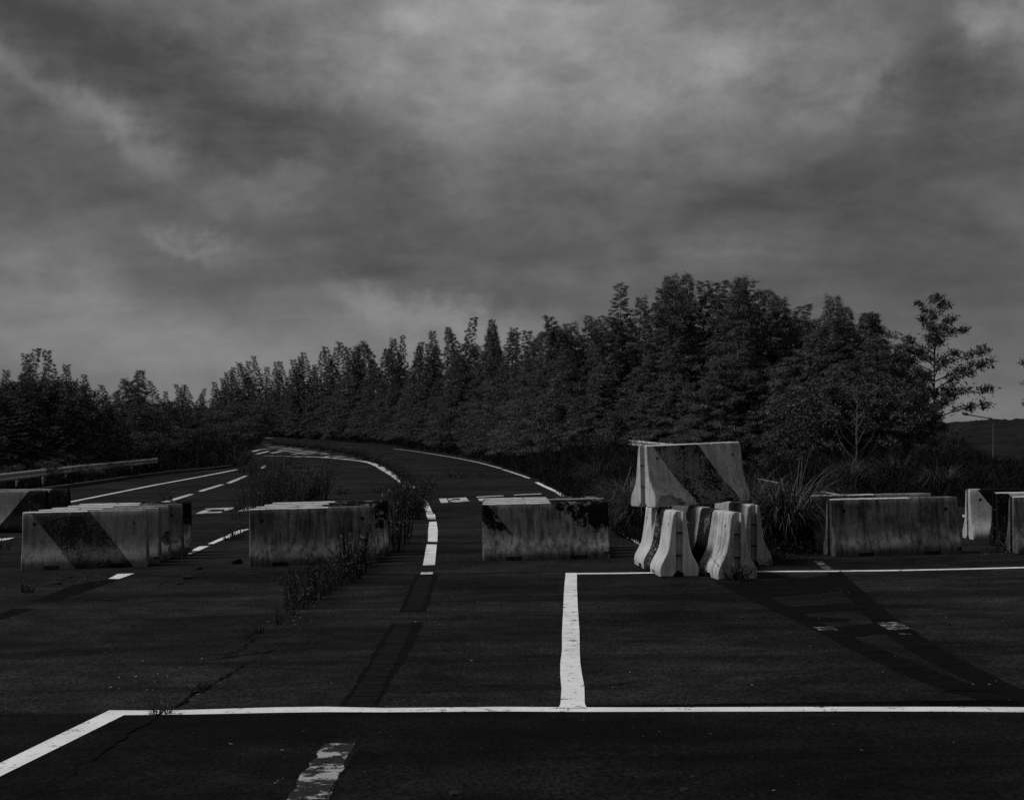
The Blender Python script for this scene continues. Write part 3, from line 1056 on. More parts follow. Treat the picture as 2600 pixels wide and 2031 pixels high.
def guardrail(pts3, label, side=1, group=None, post_every=4.0):
    """pts3: beam centre line in the world"""
    root = empty('guardrail', (float(pts3[0][0]), float(pts3[0][1]), Tz(pts3[0][0], pts3[0][1])))
    o0 = np.array(root.location)
    V, Fc = [], []
    n = len(pts3)
    for i, p in enumerate(pts3):
        d = pts3[min(i + 1, n - 1)][:2] - pts3[max(i - 1, 0)][:2]
        d = d / np.hypot(*d)
        nn = np.array([d[1], -d[0]]) * side
        for a, h in WB:
            V.append((p[0] + nn[0] * a - o0[0], p[1] + nn[1] * a - o0[1], p[2] + h - o0[2]))
        for a, h in reversed(WB):
            V.append((p[0] + nn[0] * (a - 0.006) - o0[0], p[1] + nn[1] * (a - 0.006) - o0[1], p[2] + h - o0[2]))
    k = 2 * len(WB)
    for i in range(n - 1):
        for j in range(k):
            a, b = i * k + j, i * k + (j + 1) % k
            Fc.append((a, b, b + k, a + k))
    Fc.append(tuple(range(k)))
    Fc.append(tuple(reversed(range((n - 1) * k, n * k))))
    mesh_obj('beam', V, Fc, M_STEEL, root, True).data.set_sharp_from_angle(angle=0.9)
    L = 0.0
    nxt = 0.6
    for a, b in zip(pts3[:-1], pts3[1:]):
        seg = float(np.hypot(*(b - a)[:2]))
        while nxt < L + seg:
            q = a + (b - a) * (nxt - L) / seg
            d = (b - a)[:2] / seg
            nn = np.array([d[1], -d[0]]) * side
            c = q[:2] - nn * 0.08
            zb = Tz(*c) - 0.25 - o0[2]
            zt = q[2] + 0.14 - o0[2]
            bm = bmesh.new()
            bmesh.ops.create_cone(bm, cap_ends=True, segments=10, radius1=0.057, radius2=0.057, depth=zt - zb)
            bmesh.ops.bevel(bm, geom=[e for e in bm.edges if abs(e.verts[0].co.z - e.verts[1].co.z) < 1e-4 and e.verts[0].co.z > 0], offset=0.015, segments=2, affect='EDGES')
            for v in bm.verts:
                v.co += Vector((c[0] - o0[0], c[1] - o0[1], (zb + zt) / 2))
            pm_ = bpy.data.meshes.new('post')
            bm.to_mesh(pm_)
            bm.free()
            pm_.materials.append(M_STEEL)
            link(bpy.data.objects.new('post', pm_), root)
            nxt += post_every
        L += seg
    tag(root, label, 'guardrail', group)
    return root


def rail_pts(pxs, h):
    out_ = []
    for px, py in pxs:
        p = ray(px, py, h)
        out_.append(np.array([p[0], p[1], float(G(*p)) + h]))
    fine = []
    for a, b in zip(out_[:-1], out_[1:]):
        for i in range(6):
            fine.append(a + (b - a) * i / 6)
    fine.append(out_[-1])
    return fine


guardrail(rail_pts([(-120, 1229), (0, 1213.5), (200, 1190), (399, 1170)], 0.62), 'long steel guardrail overgrown by grass above the left kerb')
guardrail(rail_pts([(471, 1151.5), (520, 1148.5)], 0.62), 'short far guardrail piece showing between bushes on the left')
pr = [np.array([(px - CX) * d / F, d, CH - (py - HY) * d / F]) for px, py, d in ((1480, 1119, 84), (1570, 1120.5, 74), (1640, 1129, 66), (1760, 1141, 58))]
fine = []
for a, b in zip(pr[:-1], pr[1:]):
    fine += [a + (b - a) * i / 5 for i in range(5)]
fine.append(pr[-1])
guardrail(fine, 'guardrail running behind the tall grass and barrier pile')
pr = [np.array([(px - CX) * d / F, d, CH - (py - HY) * d / F]) for px, py, d in ((2578, 1221, 46), (2680, 1232, 42))]
guardrail([pr[0], (pr[0] + pr[1]) / 2, pr[1]], 'guardrail end past the grass beside the three right barriers')


# ------------------------------------------------------------------ street lamp and far poles
def tube_verts(path, radii, seg=8):
    V, Fc = [], []
    n = len(path)
    for i, (p, r) in enumerate(zip(path, radii)):
        p = Vector(p)
        d = (Vector(path[min(i + 1, n - 1)]) - Vector(path[max(i - 1, 0)]))
        d = d.normalized() if d.length > 1e-9 else Vector((0, 0, 1))
        up = Vector((1, 0, 0)) if abs(d.x) < 0.8 else Vector((0, 1, 0))
        a = d.cross(up).normalized()
        b = d.cross(a)
        for k in range(seg):
            t = 2 * math.pi * k / seg
            V.append(tuple(p + a * (math.cos(t) * r) + b * (math.sin(t) * r)))
    for i in range(n - 1):
        for k in range(seg):
            Fc.append((i * seg + k, i * seg + (k + 1) % seg, (i + 1) * seg + (k + 1) % seg, (i + 1) * seg + k))
    Fc.append(tuple(range(seg)))
    Fc.append(tuple(reversed(range((n - 1) * seg, n * seg))))
    return V, Fc


def lamp(px, ptop, d, armlen, label):
    X = (px - CX) * d / F
    top = CH + (HY - ptop) * d / F
    zb = Tz(X, d) - 0.2
    root = empty('street_lamp', (X, d, zb))
    h = top - zb
    V, Fc = tube_verts([(0, 0, 0), (0, 0, h * 0.5), (0, 0, h - 0.3), (-0.15, 0, h - 0.05), (-0.5, 0, h + 0.02)], [0.13, 0.11, 0.09, 0.08, 0.07], 10)
    mesh_obj('pole', V, Fc, M_POLE, root, True)
    V, Fc = tube_verts([(-0.5, 0, h + 0.02), (-armlen * 0.6, 0, h + 0.22), (-armlen * 0.8, 0, h + 0.32)], [0.065, 0.055, 0.05], 8)
    mesh_obj('arm', V, Fc, M_POLE, root, True)
    V, Fc = tube_verts([(-armlen * 0.78, 0, h + 0.32), (-armlen * 0.84, 0, h + 0.38), (-armlen * 0.95, 0, h + 0.44), (-armlen, 0, h + 0.46)], [0.06, 0.15, 0.14, 0.05], 10)
    mesh_obj('lamp_head', V, Fc, M_POLE, root, True)
    tag(root, label, 'street lamp')


lamp(2523, 1062, 130, 2.9, 'tall grey street lamp with long curved arm beyond the trees')


def far_pole(px, ptop, d, r, label):
    X = (px - CX) * d / F
    top = CH + (HY - ptop) * d / F
    zb = Tz(X, d) - 0.2
    root = empty('utility_pole', (X, d, zb))
    V, Fc = tube_verts([(0, 0, 0), (0, 0, top - zb)], [r, r * 0.7], 8)
    mesh_obj('pole', V, Fc, M_POLE, root, True)
    V, Fc = tube_verts([(-0.5, 0, top - zb - 0.5), (0.5, 0, top - zb - 0.5)], [0.05, 0.05], 6)
    mesh_obj('crossarm', V, Fc, M_POLE, root, True)
    tag(root, label, 'pole')


far_pole(2574, 1160, 210, 0.09, 'thin pole standing in the low fields below the hill')
far_pole(2566, 1172, 250, 0.09, 'shorter thin pole left of another in the low fields')


# ------------------------------------------------------------------ leaves and blades
def leaf_mesh(name, P, Dv, Lg, Wd, tone, curl=0.15):
    """narrow diamond leaves: base P, direction Dv, length, width"""
    n = len(P)
    Dv = Dv / (np.linalg.norm(Dv, axis=1, keepdims=True) + 1e-9)
    rnd = rng.normal(size=(n, 3))
    S = np.cross(Dv, rnd)
    S /= (np.linalg.norm(S, axis=1, keepdims=True) + 1e-9)
    mid = P + Dv * (Lg * 0.45)[:, None]
    tip = P + Dv * Lg[:, None] - np.array([0, 0, 1])[None, :] * (Lg * curl)[:, None]
    V = np.empty((n, 4, 3))
    V[:, 0] = P
    V[:, 1] = mid + S * (Wd / 2)[:, None]
    V[:, 2] = tip
    V[:, 3] = mid - S * (Wd / 2)[:, None]
    idx = np.arange(n * 4)
    return np_mesh(name, V.reshape(-1, 3), idx, np.full(n, 4), np.repeat(tone, 4))


def branch_mesh(name, paths, seg=4):
    V, Fc = [], []
    for path, radii in paths:
        v, f = tube_verts(path, radii, seg)
        o = len(V)
        V += v
        Fc += [tuple(i + o for i in q) for q in f]
    me_ = bpy.data.meshes.new(name)
    me_.from_pydata(V, [], Fc)
    me_.update()
    return me_


def make_tree(name, H, R, seed, style, nleaf, leaf_mat, bark, label, cat, group, t0=0.12, clumpy=0.0, nbr=70, leaf=1.0):
    r = random.Random(seed)
    g = np.random.default_rng(seed)
    bend = (r.uniform(-1, 1) * (0.08 if style == 'cedar' else 0.14) * H, r.uniform(-1, 1) * 0.06 * H)

    def stem(t):
        return np.array([bend[0] * t ** 3.0 + 0.02 * H * math.sin(5 * t + seed), bend[1] * t ** 3.0, H * t])
    ts = np.linspace(0, 1, 12)
    paths = [([tuple(stem(t)) for t in ts], [max(0.008, 0.014 * H * (1 - t) ** 1.2) for t in ts])]
    P, Dv, Lg, Wd, Tn = [], [], [], [], []
    wts, brs = [], []
    for i in range(nbr):
        t = t0 + (1 - t0) * ((i + r.random()) / nbr) ** 0.9
        t = min(t, 0.995)
        if style == 'cedar':
            L = R * (1.015 - t) ** 1.05 * r.uniform(0.5, 1.2)
            up = 0.28 + 0.6 * t ** 2
            droop = 0.42
        elif style == 'bamboo':
            L = R * (1.03 - t) ** 0.82 * r.uniform(0.45, 1.2)
            up = 0.45 + 0.6 * t
            droop = 0.65
        else:   # shrub / broadleaf
            L = R * (0.45 + 0.75 * math.sin(math.pi * min(t, 0.97))) * r.uniform(0.5, 1.15)
            up = 0.35 + 0.5 * t
            droop = 0.25
        L = max(L, 0.05 * R + 0.12)
        a = i * 2.399963 + r.uniform(-0.5, 0.5)
        brs.append((t, a, L, up, droop))
        wts.append(L ** 1.2 + 0.16)
    wts = np.array(wts) / sum(wts)
    for (t, a, L, up, droop), wt in zip(brs, wts):
        if clumpy and r.random() < clumpy * 0.35:
            continue
        b0 = stem(t)
        dirv = np.array([math.cos(a), math.sin(a), up])
        dirv /= np.linalg.norm(dirv)

        def bp(s):
            return b0 + dirv * L * s - np.array([0, 0, 1]) * droop * L * s * s
        if L > 0.25:
            paths.append(([tuple(bp(s)) for s in (0, 0.4, 0.75, 1.0)], [0.010 * L + 0.006, 0.007 * L + 0.005, 0.006, 0.003]))
        k = max(6, int(nleaf * wt))
        side = np.array([-math.sin(a), math.cos(a), 0])
        ns = max(4, int(L * 8))
        # twigs along the branch carry fans of leaves
        tw_s = g.uniform(0.2, 1.0, ns) ** 0.8
        tw_d = []
        for s in tw_s:
            q = dirv * g.uniform(0.4, 1.0) + side * g.normal() * 0.75 + np.array([0, 0, g.normal() * 0.3 - (0.45 if style != 'shrub' else 0.0)])
            tw_d.append(q / np.linalg.norm(q))
        tw_d = np.array(tw_d)
        tw_L = ((0.2 + 0.2 * L * (1.1 - tw_s)) if style != 'cedar' else (0.15 + 0.16 * L * (1.15 - tw_s))) * g.uniform(0.6, 1.3, ns)
        tw_tone = np.clip(g.normal(0.45, 0.22, ns), 0, 1)
        which = g.integers(0, ns, k)
        u = g.uniform(0, 1, k)
        base = np.array([bp(s) for s in tw_s])[which] + tw_d[which] * (tw_L[which] * u)[:, None]
        base += g.normal(size=(k, 3)) * ((0.03 + 0.02 * L) if style != 'cedar' else 0.03)
        if style == 'cedar':
            ld = tw_d[which] * 0.9 + g.normal(size=(k, 3)) * 0.45 + np.array([0, 0, -0.25])
            lg = g.uniform(0.06, 0.14, k)
            wd = lg * g.uniform(0.18, 0.32, k)
        elif style == 'bamboo':
            ld = tw_d[which] * 0.7 + g.normal(size=(k, 3)) * 0.55 + np.array([0, 0, -0.55])
            lg = g.uniform(0.08, 0.17, k)
            wd = lg * g.uniform(0.11, 0.2, k)
        else:
            ld = tw_d[which] * 0.6 + g.normal(size=(k, 3)) * 0.7
            lg = g.uniform(0.05, 0.12, k)
            wd = lg * g.uniform(0.25, 0.45, k)
        P.append(base)
        Dv.append(ld)
        Lg.append(lg * leaf)
        Wd.append(wd * leaf)
        Tn.append(np.clip(tw_tone[which] * 0.7 + g.normal(0.15, 0.2, k), 0, 1))
    cm = leaf_mesh(name + '_crown', np.concatenate(P), np.concatenate(Dv), np.concatenate(Lg), np.concatenate(Wd), np.concatenate(Tn))
    cm.materials.append(leaf_mat)
    tm = branch_mesh(name + '_trunk', paths)
    tm.materials.append(bark)
    root = bpy.data.objects.new(name, None)
    root.empty_display_size = 0.3
    a_ = bpy.data.objects.new('trunk', tm)
    b_ = bpy.data.objects.new('crown', cm)
    tag(root, label, cat, group)
    return root, a_, b_


def place_tree(proto, x, y, height, protoH, wide=1.0, rz=None, label=None, tilt=0.0, z=None):
    root, a_, b_ = proto
    o = root.copy()
    COL.objects.link(o)
    zb = Tz(x, y) - 0.1 if z is None else z
    s = height / protoH
    o.location = (x, y, zb)
    o.rotation_euler = (tilt * 0.5, tilt, random.uniform(0, 6.28) if rz is None else rz)
    o.scale = (s * wide, s * wide, s)
    if label:
        o['label'] = label
    for ch in (a_, b_):
        c = ch.copy()
        COL.objects.link(c)
        c.parent = o
    return o


G_TREE = 'trees of the dark treeline'
CED = [make_tree('conifer_tree', 12, 3.6, 20 + i, 'cedar', 48000, M_CEDAR, M_BARK, 'dark feathery conifer with a pointed top in the treeline beyond the curve', 'tree', G_TREE, nbr=140) for i in range(4)]
BAM = [make_tree('bamboo_tree', 10, 2.9, 40 + i, 'bamboo', 46000, M_BAMBOO, M_BARK, 'arching plumed bamboo with drooping leaves in the treeline beyond the curve', 'bamboo', G_TREE, nbr=130) for i in range(4)]
SHR = [make_tree('leafy_shrub', 3, 1.5, 60 + i, 'shrub', 15000, M_SHRUB, M_BARK, 'dense dark shrub at the foot of the trees', 'shrub', 'shrubs below the treeline', t0=0.05, nbr=50) for i in range(3)]
LEFTC = 'dark drooping conifer behind the left guardrail'

DT = np.array([(380, 300), (480, 296), (600, 280), (700, 262), (820, 235), (1000, 182), (1200, 130), (1400, 92), (1550, 80), (1700, 74), (1900, 69), (2100, 65), (2500, 60)], float)


def dtree(px):
    return float(np.interp(px, DT[:, 0], DT[:, 1]))


K = 2600 / 2184
PEAKS = [(465, 815), (490, 783), (530, 770), (563, 760), (605, 770), (640, 760), (670, 752), (700, 742), (745, 730), (770, 735), (800, 728), (845, 715), (893, 728), (940, 705),
         (983, 678), (1012, 735), (1050, 683), (1095, 700), (1130, 705), (1168, 705), (1208, 675), (1250, 675), (1290, 682), (1335, 612), (1390, 620), (1437, 592), (1480, 585),
         (1520, 597), (1557, 592), (1592, 612), (1640, 622), (1697, 618), (1735, 700), (1800, 632), (1828, 655), (1885, 672), (1930, 735)]
ZONES = [(760, 'where the road bends out of sight'), (1150, 'past the hatched gore'), (1500, 'outside the main curve'),
         (1850, 'behind the guardrail near the pile'), (9999, 'across the right branch road')]


def zone(px):
    return next(z for lim, z in ZONES if px < lim)


for i, (dxp, dyp) in enumerate(PEAKS):
    px, py = dxp * K, dyp * K
    d = dtree(px) + random.uniform(1, 5)
    X = (px - CX) * d / F
    top = CH + (HY - py) * d / F
    zb = Tz(X, d) - 0.1
    h = top - zb
    bam = dxp > 1560 or (dxp > 1000 and i % 3 == 1) or dxp in (1437, 1480)
    tl_ = random.uniform(-0.05, 0.05)
    if bam:
        place_tree(BAM[i % 4], X, d, h, 10, random.uniform(0.95, 1.2) * 10.5 / max(h, 8), tilt=tl_, label='tall plumed bamboo with drooping leaves ' + zone(px))
    else:
        place_tree(CED[i % 4], X, d, h, 12, random.uniform(1.0, 1.35) * 12.5 / max(10, h) * (1.0 if px > 1000 else 1.25), tilt=tl_, label='tall dark conifer with a pointed feathery top ' + zone(px))
PK = np.array(PEAKS, float) * K


def top_line(px):
    return float(np.interp(px, PK[:, 0], PK[:, 1]))


# filler rows behind and between
for i in range(84):
    px = 470 + (2270 - 470) * (i + random.uniform(-0.5, 0.5)) / 83
    d = dtree(px) + random.uniform(-3, 8)
    X = (px - CX) * d / F
    tl = top_line(px)
    py = tl + (HY - tl) * random.choice((0.03, 0.07, 0.12, 0.2, 0.3) if px > 1000 else (0.02, 0.05, 0.09, 0.14))
    zb = Tz(X, d) - 0.1
    h = CH + (HY - py) * d / F - zb
    tl_ = random.uniform(-0.06, 0.06)
    if i % 2 == 0 or px < 900:
        place_tree(CED[i % 4], X, d, h, 12, random.uniform(1.3, 1.8) * 12 / max(9, h), tilt=tl_, label='shorter broad conifer between taller ones ' + zone(px))
    else:
        place_tree(BAM[i % 4], X, d, h, 10, random.uniform(1.1, 1.5) * 10 / max(h, 7), tilt=tl_, label='shorter bamboo between taller trees ' + zone(px))
# front rank: leafy bamboo sprays and shrubs
for i in range(70):
    px = 470 + (2300 - 470) * (i + random.uniform(-0.4, 0.4)) / 69
    d = dtree(px) - random.uniform(1.5, 5.5)
    X = (px - CX) * d / F
    tl = top_line(px)
    py = tl + (HY - tl) * random.uniform(0.40, 0.72)
    zb = Tz(X, d) - 0.1
    h = max(2.2, CH + (HY - py) * d / F - zb)
    place_tree(BAM[(i * 3) % 4], X, d, h, 10, random.uniform(1.2, 1.7) * min(1.5, 9 / max(h, 4)), tilt=random.uniform(-0.1, 0.1), label='low leafy bamboo spray fronting the trees ' + zone(px))
for i in range(56):
    px = 420 + (2380 - 420) * (i + random.uniform(-0.4, 0.4)) / 55
    d = dtree(px) - random.uniform(3.5, 8.5)
    X = (px - CX) * d / F
    if road_dist(X, d)[0] < 2.0:
        d = dtree(px) - 2
        X = (px - CX) * d / F
    hs = random.uniform(1.6, 3.0) * (1 + d / 260) * (0.55 if px > 2290 else 1)
    place_tree(SHR[i % 3], X, d, hs, 3, random.uniform(1.0, 1.5), label='dense dark shrub at the foot of the trees ' + zone(px))

# left clump
LP = [(-25, 775, 70), (8, 790, 68), (45, 742, 74), (78, 757, 76), (112, 748, 76), (142, 778, 74), (168, 812, 78), (205, 800, 84), (228, 822, 80), (255, 808, 92), (285, 790, 104), (312, 814, 100),
      (338, 812, 118), (356, 835, 122), (375, 820, 140), (396, 852, 170), (412, 866, 215), (430, 840, 285), (448, 852, 292)]
for i, (dxp, dyp, d) in enumerate(LP):
    px, py = dxp * K, dyp * K
    X = (px - CX) * d / F
    zb = Tz(X, d) - 0.1
    h = CH + (HY - py) * d / F - zb
    pr_ = CED[i % 4] if dxp not in (255, 285, 312) else BAM[i % 4]
    o = place_tree(pr_, X, d, h, 12 if pr_ in CED else 10, 1.35 if pr_ in CED else 1.5, tilt=random.uniform(-0.04, 0.04))
    o['label'] = ('tall drooping conifer behind the left guardrail' if dxp < 180 else 'pointed conifer past the end of the left guardrail') if pr_ in CED else 'leaning leafy bamboo among the conifers behind the left guardrail'
    o['group'] = 'trees behind the left guardrail'
for i in range(36):
    px = -60 + 560 * (i + random.uniform(-0.4, 0.4)) / 35
    d = float(np.interp(px, [-60, 100, 250, 400, 480, 520], [64, 66, 74, 100, 150, 200])) + random.uniform(-2, 6)
    X = (px - CX) * d / F
    py = float(np.interp(px, [-60, 130, 200, 330, 450, 520], [960, 955, 1000, 1005, 1035, 1045])) + random.uniform(-5, 70)
    zb = Tz(X, d) - 0.1
    h = max(2.0, CH + (HY - py) * d / F - zb)
    if i % 3 == 0:
        o = place_tree(SHR[i % 3], X, d, h, 3, random.uniform(0.8, 1.1), label='dense dark shrub behind the left guardrail')
    else:
        o = place_tree(CED[i % 4], X, d, h, 12, random.uniform(1.7, 2.3), label='low bushy conifer behind the left guardrail')
    o['group'] = 'trees behind the left guardrail'
for i, (px, d, h, wd) in enumerate(((330, 82, 2.1, 1.3), (395, 86, 2.0, 1.2), (268, 76, 1.7, 1.1), (445, 88, 1.6, 1.3), (120, 58, 1.1, 1.2), (35, 55, 1.0, 1.2),
                                    (480, 98, 2.2, 1.5), (540, 112, 2.3, 1.5), (590, 122, 2.6, 1.5), (640, 172, 3.4, 1.4), (560, 150, 3.6, 1.5), (500, 140, 3.3, 1.5), (610, 150, 3.0, 1.6), (430, 110, 2.2, 1.4), (655, 225, 5, 1.4), (600, 220, 5, 1.4))):
    X = (px - CX) * d / F
    o = place_tree(SHR[i % 3], X, d, h, 3, wd, label='rounded leafy bush on the verge where the left road narrows' if px >= 430 else 'vine-covered bush crowding the left guardrail')
    o['group'] = 'bushes on the left verge'

# single trees at the right
SPT = make_tree('sparse_tree', 8, 2.3, 91, 'shrub', 15000, M_CEDAR, M_BARK, 'slender open-crowned tree with clumped leaves standing against the sky by the lamp', 'tree', None, t0=0.2, clumpy=0.5, nbr=52, leaf=1.9)
d = 60.0
for px, py, lab, wd in ((2380, 768, None, 1.0), (2705, 850, 'tree beside the road past the lamp with only branch tips showing', 0.95)):
    X = (px - CX) * d / F
    zb = Tz(X, d) - 0.1
    place_tree(SPT, X, d, CH + (HY - py) * d / F - zb, 8, wd, rz=0.4, label=lab)
for (px, py, d) in ((2330, 975, 62), (2290, 930, 64), (2250, 900, 63), (2360, 1040, 58), (2430, 1098, 55)):
    X = (px - CX) * d / F
    zb = Tz(X, d) - 0.1
    place_tree(SHR[0], X, d, CH + (HY - py) * d / F - zb, 3, 0.7, label='tall leafy shrub below the slender open-crowned tree')
# bare sapling
paths = []
r = random.Random(5)
paths.append(([(0, 0, 0), (0.01, 0, 0.8), (-0.02, 0, 1.6), (0.01, 0, 2.6), (0, 0, 3.0)], [0.045, 0.04, 0.03, 0.014, 0.006]))
for k in range(16):
    z0 = 0.55 + k * 0.14
    a = k * 2.2 + r.uniform(-0.4, 0.4)
    L = 1.0 * (1 - k / 22) * r.uniform(0.7, 1.1)
    c, s = math.cos(a), math.sin(a) * 0.6
    p = [(0, 0, z0), (c * L * 0.35, s * L * 0.35, z0 + L * 0.25), (c * L * 0.7, s * L * 0.7, z0 + L * 0.65), (c * L * 0.85, s * L * 0.85, z0 + L * 1.1)]
    paths.append((p, [0.016, 0.013, 0.009, 0.004]))
tm = branch_mesh('bare_sapling', paths, 5)
tm.materials.append(M_PALEBARK)
d = 54.0
X = (2176 - CX) * d / F
sap = link(bpy.data.objects.new('bare_sapling', tm))
sap.location = (X, d, Tz(X, d) - 0.1)
sap.scale = (1.05, 1.05, 1.15)
tag(sap, 'pale leafless sapling with upswept branches in front of the bamboo', 'sapling')


# ------------------------------------------------------------------ grass
def blades(name, P, ang, H, lean, W, tone, z_of=True):
    """arching tapered blades, 3 segments each"""
    n = len(P)
    out_dir = np.stack([np.cos(ang), np.sin(ang), np.zeros(n)], 1)
    yaw = rng.uniform(0, 6.28, n)
    side = np.stack([np.cos(yaw), np.sin(yaw), np.zeros(n)], 1)
    V = np.empty((n, 7, 3))
    for k, s in enumerate((0.0, 0.4, 0.75)):
        c = P + out_dir * (lean * H * s ** 2)[:, None]
        c[:, 2] += H * (s - 0.35 * lean * s ** 2.5)
        wd = W * (1.0, 0.85, 0.5)[k] / 2
        V[:, 2 * k] = c - side * wd[:, None]
        V[:, 2 * k + 1] = c + side * wd[:, None]
    c = P + out_dir * (lean * H)[:, None]
    c[:, 2] += H * (1 - 0.55 * lean)
    V[:, 6] = c
    b = np.arange(n)[:, None] * 7
    q1 = b + np.array([0, 1, 3, 2])
    q2 = b + np.array([2, 3, 5, 4])
    t3 = b + np.array([4, 5, 6])
    loops = np.concatenate([q1, q2, t3], 1).ravel()
    sizes = np.tile([4, 4, 3], n)
    return np_mesh(name, V.reshape(-1, 3), loops, sizes, np.repeat(tone, 7))


def verge_points(n, px0, px1, d0, d1, dmin, dmax):
    px = rng.uniform(px0, px1, n)
    Y = 1 / rng.uniform(1 / d1, 1 / d0, n)
    X = (px - CX) * Y / F
    D = road_dist(X, Y)
    k = (D > dmin) & (D < dmax)
    return X[k], Y[k], D[k]


gx_, gy_, gd_ = [], [], []
for args in ((150000, 1180, 2700, 24, 95, -0.35, 12), (90000, 560, 1500, 60, 290, 0.0, 16), (110000, -120, 560, 34, 150, 0.2, 9), (40000, 1380, 2100, 24, 60, -0.15, 8)):
    a, b, c = verge_points(*args)
    gx_.append(a)
    gy_.append(b)
    gd_.append(c)
gx_, gy_, gd_ = map(np.concatenate, (gx_, gy_, gd_))
# tufted density
tuft = np.sin(gx_ * 1.7 + np.sin(gy_ * 0.9) * 2) * np.sin(gy_ * 1.3 + gx_ * 0.4) + rng.normal(0, 0.6, len(gx_))
pxs_ = gx_ / gy_ * F + CX
keep = (tuft > -0.55) & ~((pxs_ > 1850) & (pxs_ < 2110) & (gy_ < 30) & (rng.random(len(gx_)) < 0.8))
gx_, gy_, gd_, tuft = gx_[keep], gy_[keep], gd_[keep], tuft[keep]
if len(gx_) > 110000:
    sel = rng.choice(len(gx_), 110000, replace=False)
    gx_, gy_, gd_, tuft = gx_[sel], gy_[sel], gd_[sel], tuft[sel]
n = len(gx_)
gz_ = T(gx_, gy_)
left = gx_ < -6 - 0.0 * gy_
lefty = (gx_ / gy_ * F + CX) < 560
Hh = rng.uniform(0.55, 1.35, n) * (0.45 + 0.75 * sstep(0.1, 2.5, gd_)) * np.where(lefty, 0.72, 1.0) * (1 + 0.8 * sstep(0.5, 3, gd_) * sstep(70, 110, gy_)) * (1 - 0.55 * sstep(2300, 2560, gx_ / gy_ * F + CX)) * (1 + 0.0035 * gy_) * (1 + 0.2 * np.clip(tuft, -1, 1))
me = blades('tall_grass', np.stack([gx_, gy_, gz_ - 0.03], 1), rng.uniform(0, 6.28, n), Hh, rng.uniform(0.2, 1.15, n), np.clip(0.010 + 0.00028 * gy_, 0, 0.06) * rng.uniform(0.7, 1.4, n),
            np.clip(rng.normal(0.24, 0.18, n) + 0.12 * tuft + (rng.random(n) < 0.05) * 1.2, 0, 2.2))
me.materials.append(M_GRASS)
tag(link(bpy.data.objects.new('tall_grass', me)), 'dark tall grass covering the road verges', 'grass', kind='stuff')


def clump(name, n, R, H, lean, W, mat, seed, tone=(0.35, 0.25), base=0.35):
    g = np.random.default_rng(seed)
    a = g.uniform(0, 6.28, n)
    rr = np.sqrt(g.uniform(0, 1, n)) * R * base
    P = np.stack([np.cos(a) * rr, np.sin(a) * rr, np.full(n, -0.02)], 1)
    ang = a + g.normal(0, 0.5, n)
    m_ = blades(name, P, ang, g.uniform(0.55, 1.0, n) * H, np.clip(g.normal(lean, 0.28, n), 0.03, 1.5), W * g.uniform(0.6, 1.3, n), np.clip(g.normal(tone[0], tone[1], n), 0, 1.2))
    m_.materials.append(mat)
    return m_


def put(name, me_, x, y, label, cat, group=None, s=1.0, rz=None, z=None):
    o = link(bpy.data.objects.new(name, me_))
    o.location = (x, y, max(Tz(x, y), float(G(x, y))) if z is None else z)
    o.rotation_euler = (0, 0, random.uniform(0, 6.28) if rz is None else rz)
    o.scale = s if isinstance(s, tuple) else (s, s, s)
    tag(o, label, cat, group, 'thing')
    return o


def arch_clump(name, n, base, Lm, mat, seed, tone, W=0.013):
    g = np.random.default_rng(seed)
    a = g.uniform(0, 6.28, n)
    rr = np.sqrt(g.uniform(0, 1, n)) * base
    c = np.stack([np.cos(a) * rr, np.sin(a) * rr, np.full(n, -0.03)], 1)
    az_ = a + g.normal(0, 0.6, n)
    od = np.stack([np.cos(az_), np.sin(az_), np.zeros(n)], 1)
    sd = np.stack([-np.sin(az_), np.cos(az_), np.zeros(n)], 1)
    L = Lm * g.uniform(0.55, 1.05, n)
    th0 = np.abs(g.normal(0.18, 0.2, n))
    th1 = np.clip(g.normal(2.0, 0.5, n), 0.4, 2.9)
    S = 7
    V = np.empty((n, 2 * S + 1, 3))
    for k in range(S + 1):
        if k < S:
            wd = (W * g.uniform(0.7, 1.2, n)) * (1 - 0.75 * (k / S) ** 1.5) / 2
            V[:, 2 * k] = c - sd * wd[:, None]
            V[:, 2 * k + 1] = c + sd * wd[:, None]
        else:
            V[:, 2 * S] = c
        th = th0 + (th1 - th0) * ((k + 0.5) / S) ** 1.5
        c = c + (od * np.sin(th)[:, None] + np.array([0, 0, 1]) * np.cos(th)[:, None]) * (L / S)[:, None]
    V[:, :, 2] = np.maximum(V[:, :, 2], -0.03)
    nv_ = 2 * S + 1
    b = np.arange(n)[:, None] * nv_
    cols = [b + np.array([2 * k, 2 * k + 1, 2 * k + 3, 2 * k + 2]) for k in range(S - 1)] + [b + np.array([2 * S - 2, 2 * S - 1, 2 * S])]
    loops = np.concatenate(cols, 1).ravel()
    sizes = np.tile([4] * (S - 1) + [3], n)
    tn = np.clip(g.normal(tone[0], tone[1], n), 0, 1.3)
    m_ = np_mesh(name, V.reshape(-1, 3), loops, sizes, np.repeat(tn, nv_))
    m_.materials.append(mat)
    return m_


